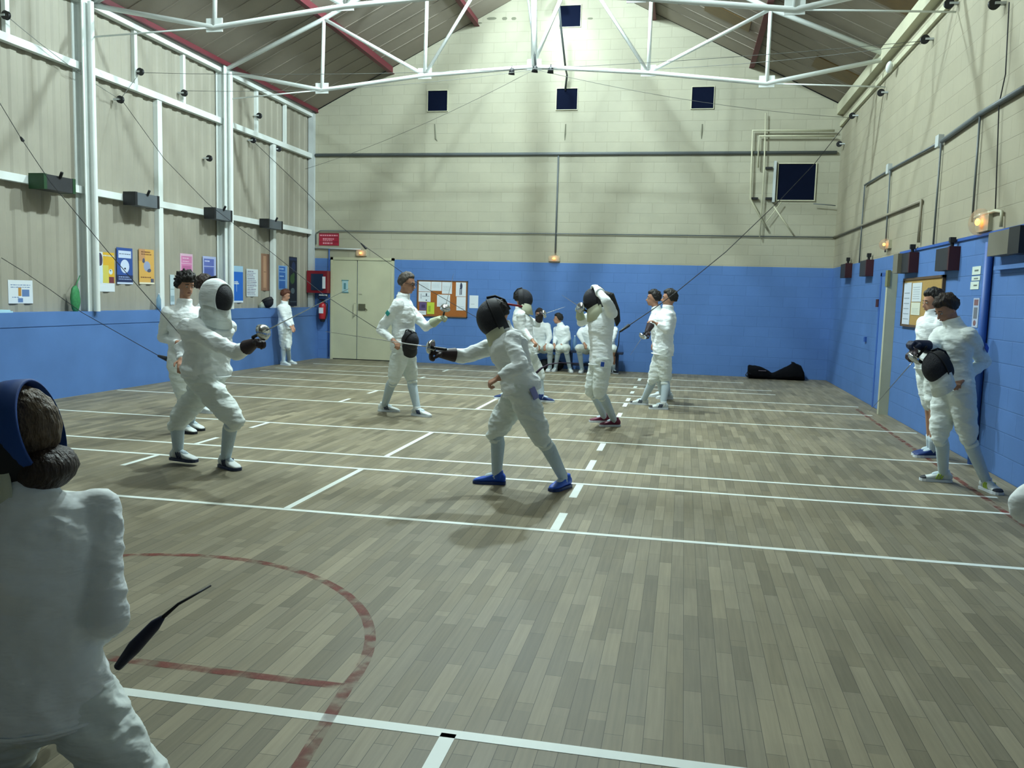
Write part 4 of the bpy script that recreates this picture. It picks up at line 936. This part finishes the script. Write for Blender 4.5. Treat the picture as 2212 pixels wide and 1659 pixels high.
    for Kn, A_, fa, wh in ((KL, AL, FL_, 0), (KR, AR, FR_, 1)):
        if sock == 'none': continue
        so = MB(); calf = Kn.lerp(A_, .3)-azv(fa)*.012*s
        if sock == 'full': so.cap(Kn.lerp(A_, .06), calf, .058*s, .061*s, 16, True, False).cap(calf, A_-Vector((0, 0, .02)), .061*s, .041*s, 16).cap(A_-Vector((0, 0, .02)), A_+azv(fa)*.07*s-Vector((0, 0, .032*s)), .043*s, .036*s, 12)
        else: so.cap(A_+(Kn-A_)*.28, A_-Vector((0, 0, .02)), .046*s, .043*s, 16, True).cap(A_-Vector((0, 0, .02)), A_+azv(fa)*.07*s-Vector((0, 0, .032*s)), .043*s, .036*s, 12)
        so.build('sock', M_sock, root, True)
        if sock == 'full':      # elastic cuff of the breeches under the knee
            q = Kn.lerp(A_, .17); dd = (A_-Kn).normalized(); MB().cap(q, q+dd*.03*s, .064*s, .061*s, 18, True, True).build('knee_cuff', bm, root, True)
    sh = shoes or dict(mt=M_shoeW)
    for A_, fa in ((AL, FL_), (AR, FR_)): shoe(root, A_, fa, s, **sh)
    for i, gm in enumerate((gloveL, gloveR)):
        if gm:
            W_, d, n, k = hands[i]; g = MB(); hand_prims(g, W_, d, n, k, s, curl[i], .0045)
            g.cap(W_-d*.11*s, W_+d*.02*s, .062*s, .038*s, 14, True); go = g.build('glove', gm, root); remesh(go, .0055, 1)
    # ---- head
    if not maskk:
        if eyes:
            for k in (-1, 1):
                e = MB().ell(H+f*.0795*s+l*k*.031*s+u*.004*s, (f, l, u), (.011*s, .0135*s, .0075*s), 12, 8).build('eye', mat('eye_white', 'a39a90', .3), root, True)
                MB().ell(H+f*.089*s+l*k*.031*s+u*.004*s, (f, l, u), (.003*s, .006*s, .006*s), 10, 6).build('iris', M_eye, e, True)
                MB().cap(H+f*.088*s+l*k*.018*s+u*.030*s, H+f*.080*s+l*k*.047*s+u*.030*s, .0045*s, .0035*s, 8).build('eyebrow', hair or M_hairbr, root, True)
            MB().cap(H+f*.090*s+l*.019*s-u*.061*s, H+f*.090*s-l*.019*s-u*.061*s, .0055*s, .0055*s, 8).build('lips', M_lip, root, True)
        hair_cap(H, f, l, u, s, **(hairk or {})).build('hair', hair or M_hairbr, root, True)
    else:
        if hair: hair_cap(H, f, l, u, s, **(hairk or dict(vol=.4))).build('hair', hair, root, True)
        mask(H+f*.012*s, f, l, u, s, root, **maskk)
    B = Body(); B.root = root; B.H = H; B.f = f; B.l = l; B.u = u; B.s = s; B.WL = WL; B.WR = WR; B.hands = hands; B.Nk = Nk; B.Pv = Pv; B.spine = spine; B.lc = lc; B.cb = lc.cross(spine)
    B.SL = SL_; B.SR = SR_; B.EL = EL; B.ER = ER; B.KL = KL; B.KR = KR; B.HL = HL; B.HR = HR
    return B
def badge(B, a, b, t, out, mt, w_=.05, h_=.06, name='badge', r=.075):
    c = a.lerp(b, t)+Vector(out).normalized()*r; d = (b-a).normalized(); o = Vector(out).normalized(); sd = d.cross(o).normalized()
    MB().obox(c, (sd, d, o), (w_/2, h_/2, .004)).build(name, mt, B.root)

# --- masked fencer advancing in the left half
B = person('fencer in white mask with dark oval mesh, advancing right with sword arm out', 6.6, (463, 640, 0), (448, 690, 0), (446, 798, 0), -25,
    [(392, 752, .30), (392, 778, .12)], [(512, 762, -.30), (548, 742, -.42)],
    [(386, 908, .10), (395, 1003, -10, .03)], [(503, 902, -.12), (494, 1012, -28)],
    s=1.0, haz=-18, hp=-4, caz=-42, maskk=dict(white=True, bibmat=M_cloth2, strap=True), hair=M_hairbr, gloveR=M_glove, curl=(.5, .95), vox=.008, shoes=dict(mt=M_shoeW, sole=M_stripe, stripe=M_stripe), bulk=1.2, wrink=.024)
G = oy(571, 716, 6.12); epee(G, (.80, -.25, .35), 'epee with shiny bell guard held out by the white masked fencer', L=.88)

# --- curly haired man behind
B = person('curly dark haired man in white looking right, behind the advancing fencer', 8.2, (402, 617, 0), (398, 662, 0), (400, 778, 0), -35,
    [(425, 742, .15), (432, 775, .0)], [(352, 728, .0), (384, 741, -.18)],
    [(418, 850, .0), (419, 928, -20)], [(397, 852, -.05), (402, 935, -20)],
    s=.99, haz=-32, hp=-12, hair=M_hairbk, hairk=dict(vol=1.7, amp=.20, front=.25), skin=M_skin, curl=(.5, .6), handn=(None, (.2, -1, .3)), vox=.008, shoes=dict(mt=M_shoeW, sole=M_soled))

# --- brown haired person hidden behind the white mask
B = person('brown haired person mostly hidden behind the white fencing mask', 9.6, (444, 617, 0), (444, 655, 0), (446, 745, 0), 20,
    [(470, 700, .1), (472, 735, .0)], [(425, 700, .0), (432, 732, -.15)],
    [(452, 815, .0), (455, 890, 0)], [(442, 815, .0), (440, 892, 0)], s=.98, hair=M_hairbr, vox=.011, curl=(.4, .4))

# --- auburn haired child by the left wall
B = person('auburn haired child in white standing by the blue low wall, looking down right', 16.3, (617, 638, 0), (613, 658, 0), (615, 704, 0), 0,
    [(626, 685, .05), (633, 704, .0)], [(614, 688, -.12), (628, 706, -.22)],
    [(622, 745, .0), (629, 786, -10)], [(613, 745, .0), (616, 789, -15)], s=.90, haz=10, hp=-18, hair=M_hairred, vox=.012, curl=(.4, .4), shoes=dict(mt=M_shoeW))

# --- walking man with glasses
B = person('grey haired man in glasses and white, walking right with raised epee', 10.3, (880, 613, 0), (868, 647, 0), (872, 742, 0), 5,
    [(920, 706, .18), (948, 690, .10)], [(822, 712, -.10), (850, 736, -.28)],
    [(888, 812, .12), (909, 899, -20)], [(852, 815, -.05), (838, 889, 0)],
    s=1.03, haz=-8, hp=-10, hair=M_hairgr, hairk=dict(vol=.8, front=.5), gloveL=M_glovew, curl=(.95, .7), skin=M_skin2, shoes=dict(mt=M_shoeW, stripe=M_stripe), vox=.009, bulk=1.08)
gl_ = MB()
for k in (-1, 1):
    c = B.H+B.f*.096+B.l*k*.032+B.u*.006; gl_.tube([c+B.l*.026*cos(a)+B.u*.018*sin(a) for a in [2*pi*i/14 for i in range(15)]], .0022, 6, False)
    gl_.tube([c+B.l*k*.026, B.H+B.l*k*.082+B.f*.0+B.u*.008], .0022, 6)
gl_.tube([B.H+B.f*.10+B.l*.008+B.u*.008, B.H+B.f*.10-B.l*.008+B.u*.008], .0022, 6).build('glasses', M_dark, B.root, True)
badge(B, B.SR, B.ER, .35, (-.5, -1, .1), M_teal, .06, .05, 'sleeve_badge', .080)
G = oy(962, 664, 10.32); epee(G, (.25, -.4, .6), 'epee with bright guard lifted in front by the man in glasses', L=.5)
def held_mask(H, f, u, s, label, white=False, **kw):
    f = Vector(f).normalized(); u = Vector(u); l = u.cross(f).normalized(); u = f.cross(l); return mask(H, f, l, u, s, None, white, label=label, **kw)
held_mask(oy(886, 733, 10.10), (.75, -.3, -.6), (-.3, -.2, .9), .80, 'dark fencing mask carried at the hip by the man in glasses', bibmat=M_blackp)

# --- central masked fencer lunging left
B = person('fencer in black mask and blue shoes lunging left, sword arm stretched out', 6.65, (1072, 682, 0), (1092, 720, 0), (1124, 832, 0), 188,
    [(1125, 790, -.30), (1078, 816, -.34)], [(1003, 769, .05), (956, 764, -.05)],
    [(1168, 942, -.05), (1212, 1056, 245)], [(1072, 930, .10), (1060, 1045, 184)],
    s=.97, haz=192, hp=-26, caz=206, maskk=dict(white=False, wide=1.1), hair=M_hairbk, gloveR=M_glove, curl=(1.0, .95), handn=((0, -.3, 1), None), vox=.008, shoes=dict(mt=M_shoeB, sole=M_shoeN), bulk=1.1, wrink=.022)
MB().tube([B.H+B.u*.12-B.f*.02-B.l*.02, B.H+B.u*.04-B.f*.13, B.H-B.u*.02-B.f*.22], [.006, .009, .007], 8).build('mask_strap', M_redm, B.root, True)
badge(B, B.HL, B.KL, .05, (1.5, -.9, 0), mat('purple_badge', '8488bc', .8), .06, .09, 'breeches_badge', .130)
G = oy(929, 750, 6.55); epee(G, (-.97, .02, .10), 'epee pointed left by the lunging fencer in the black mask', L=.88, gs=.95)

# --- masked fencer further back
B = person('masked fencer facing right behind the lunging fencer, raising a guard', 12.5, (1127, 645, 0), (1122, 672, 0), (1140, 757, 0), 15,
    [(1160, 700, .1), (1168, 682, -.05)], [(1128, 712, -.15), (1150, 735, -.25)],
    [(1166, 808, .05), (1177, 868, 0)], [(1110, 808, -.05), (1087, 861, 190)],
    s=.96, haz=15, hp=4, maskk=dict(white=False, wide=1.05), hair=M_hairbk, vox=.011, curl=(.9, .9), gloveL=M_glove, shoes=dict(mt=M_shoeN, sole=M_paper))
G = oy(1176, 678, 12.4); epee(G, (.8, .1, .3), 'epee guard raised by the masked fencer facing right', L=.3)
t = thing('epee', oy(1157, 806, 12.2), 'bent epee with dark blade base and silver tip in front of the bench', 'sword')
MB().tube(through([(1156, 808, 12.2), (1170, 795, 12.25), (1186, 787, 12.3), (1210, 783.5, 12.4), (1250, 785, 12.5)]), [.018, .016, .011, .007, .006], 8).build('blade', mat('dark_blade', '2a1c34', .4, metal=.3), t, True)

# --- people on the bench
B = person('seated person in white with dark hair, left end of the bench, facing us', 17.88, (1165, 680, 0), (1165, 697, 0), (1166, 750, .05), 268,
    [(1187, 728, -.15), (1180, 745, -.35)], [(1148, 728, -.12), (1160, 745, -.32)],
    [(1188, 751, -.42), (1186, 802, 265)], [(1155, 752, -.42), (1150, 802, 265)], s=.98, skin=M_skin2, hair=M_hairbr, vox=.013, curl=(.5, .5), hp=-8, eyes=True)
B = person('dark haired child in white on the bench, turned left to talk', 17.92, (1205, 689, 0), (1212, 704, 0), (1216, 751, .0), 235,
    [(1228, 730, -.05), (1212, 745, -.25)], [(1200, 728, .02), (1197, 744, -.25)],
    [(1222, 752, -.40), (1232, 804, 290)], [(1207, 752, -.38), (1198, 802, 260)], s=.88, haz=190, hair=M_hairbk, vox=.013, curl=(.5, .5))
B = person('seated fencer half hidden behind the fencer lifting the mask', 17.88, (1272, 690, 0), (1272, 706, 0), (1276, 752, .05), 262,
    [(1290, 730, -.1), (1282, 745, -.3)], [(1251, 722, -.1), (1262, 742, -.3)],
    [(1285, 752, -.40), (1288, 806, 268)], [(1250, 752, -.42), (1256, 805, 265)], s=.92, hair=M_hairbr, vox=.013, curl=(.5, .5))
B = person('seated person hidden except for dark sneakers at the right end of the bench', 17.88, (1313, 690, 0), (1313, 706, 0), (1312, 752, .05), 280,
    [(1324, 730, -.1), (1318, 745, -.3)], [(1300, 730, -.1), (1306, 745, -.3)],
    [(1325, 753, -.40), (1327, 807, 300)], [(1306, 753, -.40), (1311, 807, 270)], s=.90, hair=M_hairbr, vox=.013, curl=(.5, .5), sock='short', shoes=dict(mt=M_dark, sole=M_paper, stripe=M_paper))

# --- fencer lifting the mask
B = person('fencer with long dark hair and maroon shoes, one hand on top of the mask', 10.1, (1288, 645, 0), (1300, 676, 0), (1298, 775, 0), 205,
    [(1309, 650, -.38), (1290, 624, -.14)], [(1256, 696, .18), (1252, 674, .02)],
    [(1295, 846, -.05), (1319, 921, 200)], [(1277, 842, .10), (1297, 912, 195)],
    s=.94, haz=200, hp=-14, maskk=dict(white=False), hair=M_hairbk, vox=.009, curl=(.6, .9), gloveL=M_cloth, gloveR=M_glovew, shoes=dict(mt=M_shoeP, sole=M_paper), bulk=.98,
    shoulders=((1322, 676, -.10), (1276, 684, .12)))
MB().tube([B.H-B.f*.09+B.u*.03, B.H-B.f*.17-B.u*.01, oy(1330, 672, 10.25), oy(1334, 694, 10.22), oy(1332, 704, 10.2)], [.05, .055, .05, .035, .01], 12).build('ponytail', M_hairbk, B.root, True)
badge(B, B.HL, B.KL, .06, (.05, -1, 0), M_bluebadge, .04, .055, 'breeches_badge', .135)
G = oy(1253, 663, 10.0); epee(G, (-.5, -.6, .35), 'epee with round silver guard hiding the hand of the fencer lifting the mask', L=.3)

# --- two men chatting
B = person('man in white with crossed arms and striped shoes, facing left in mid hall', 12.4, (1445, 645, 0), (1442, 671, 0), (1432, 755, 0), 190,
    [(1440, 712, -.25), (1420, 700, -.26)], [(1408, 697, .12), (1399, 714, .05)],
    [(1438, 818, .0), (1424, 884, 192)], [(1412, 815, .06), (1382, 874, 175)],
    s=.98, haz=180, hp=2, hair=M_hairbk, skin=M_skin2, vox=.010, curl=(.5, .9), gloveR=M_glove, shoes=dict(mt=M_shoeW, stripe=M_stripe, toe=M_soled), bulk=1.05)
G = oy(1388, 727, 12.4); epee(G, (-.45, -.2, -.75), 'epee hanging guard first from the hand of the man with crossed arms', L=.3)
B = person('dark haired man mostly hidden behind the man with crossed arms', 13.1, (1411, 645, 0), (1420, 672, 0), (1430, 750, 0), 188,
    [(1432, 712, -.1), (1425, 740, -.1)], [(1415, 712, .1), (1412, 738, .05)],
    [(1432, 808, .0), (1437, 862, 190)], [(1422, 808, .1), (1422, 858, 190)], s=.96, hair=M_hairbk, skin=M_skin2, vox=.012, curl=(.4, .4))

# --- two youngsters on the right
B = person('boy in white and lime trimmed shoes looking down at the mask he holds', 7.9, (2044, 668, 0), (2063, 706, 0), (2060, 826, 0), 205,
    [(2126, 782, .10), (2082, 817, -.12)], [(2012, 752, -.12), (1984, 744, -.20)],
    [(2090, 940, -.05), (2138, 1062, 285)], [(2030, 936, .05), (2024, 1040, 178)],
    s=.95, haz=202, hp=-34, hair=M_hairbr, hairk=dict(vol=1.0, front=.34), skin=M_skin2, vox=.008, curl=(.35, .9), gloveR=M_gloveb, shoes=dict(mt=M_shoeW, sole=M_paper, stripe=M_lime, toe=M_soled), jacket=M_cloth2)
badge(B, B.SL, B.EL, .45, (.9, -.5, 0), M_bluebadge, .05, .07, 'sleeve_badge', .080)
held_mask(oy(2026, 790, 7.62), (-.75, -.30, -.45), (-.35, -.1, .95), .86, 'black fencing mask held at the waist by the boy looking down', strap=True, bibmat=M_cloth2)
G = oy(1977, 776, 7.7); epee(G, (-.55, .1, -.8), 'epee pointing at the floor, held by the boy looking down', L=.55, gs=1.15)
B = person('dark haired boy with a bare calf and navy shoes, behind the boy looking down', 9.3, (2016, 652, 0), (2016, 684, 0), (2012, 784, 0), 195,
    [(2030, 735, -.1), (2020, 765, -.2)], [(1995, 740, .05), (1975, 757, .0)],
    [(2018, 868, -.05), (2004, 988, 195)], [(2008, 868, .05), (2000, 984, 195)],
    s=.99, haz=190, hp=-12, hair=M_hairbk, vox=.010, curl=(.5, .8), gloveR=M_glove, sock='short', shoes=dict(mt=M_shoeN, sole=M_paper))

# --- person in the left foreground, seen from behind, crouching en garde
yF = 2.25
B = person('fencer in white seen close from behind at left, wide blue strap around the mask', yF, (36, 942, 0), (66, 1075, -.02), (95, 1500, -.05), 120,
    [(-120, 1290, .15), (-140, 1420, .40)], [(232, 1335, .02), (140, 1440, .30)],
    [(-60, 1800, .25), (-130, 2250, 100)], [(370, 1800, .05), (480, 2250, 20)],
    s=1.02, haz=192, hp=-14, caz=140, maskk=dict(white=False, strap=False, wide=1.08), hair=M_hairbl, hairk=dict(vol=1.2, amp=.035, low=-.95), vox=.008, curl=(.9, .6), wrink=.022, shs=1.02)
H, f, l, u = B.H, B.f, B.l, B.u
rs = []
for i in range(49):      # wide elastic strap over the crown and round the back of the ears
    a = 2*pi*i/48; q0 = l*cos(a)*.122+u*(sin(a)*.150+.004); wv = .036
    rs.append([H+q0*k-f*(.045+w_*wv) for k, w_ in ((1.0, 1.1), (1.06, 1.0), (1.10, .0), (1.12, -1.0), (1.05, -1.1))])
MB().rings(rs[:-1], False, True).build('head_strap', M_strapb, B.root, True)
MB().ell(H-f*.062-u*.115, (f, l, u), (.085, .115, .07), 24, 14, lambda x, y, z: 1+.07*noise.noise(Vector((x*4, y*4, z*4)))).build('hair_bun', M_hairbr, B.root, True)
t = thing('body_cord', oy(290, 1400, 2.1), 'dark body cord with thick plug trailing from the back of the close fencer', 'cable')
MB().tube([oy(255, 1440, 2.12), oy(290, 1398, 2.10), oy(335, 1350, 2.08), oy(352, 1333, 2.08)], [.012, .020, .016, .007], 10).build('plug', mat('navy_rubber', '121c3a', .6), t, True)
MB().tube([oy(350, 1335, 2.08), oy(385, 1305, 2.1), oy(420, 1285, 2.14), oy(455, 1265, 2.2)], [.006, .004, .0035, .003], 8).build('cord', M_cable, t, True)

# --- elbow entering at the right edge
B = person('fencer cut off at the right picture edge, only a white sleeve showing', 3.0, (2480, 800, 0), (2470, 920, 0), (2480, 1320, 0), 170,
    [(2420, 1180, -.2), (2330, 1260, -.3)], [(2220, 1090, .0), (2330, 1150, .1)],
    [(2480, 1700, .0), (2500, 2000, 170)], [(2420, 1700, .1), (2400, 2000, 170)], s=.98, hair=M_hairbr, vox=.012, curl=(.6, .6))

held_mask(Vector((XC+.17, 16.12, ZLOW+.135)), (.35, -.1, -.75), (.8, -.2, .5), .80, 'black fencing mask with a cream bib lying on the ledge by the far slim column', bibmat=M_bib, strap=False)
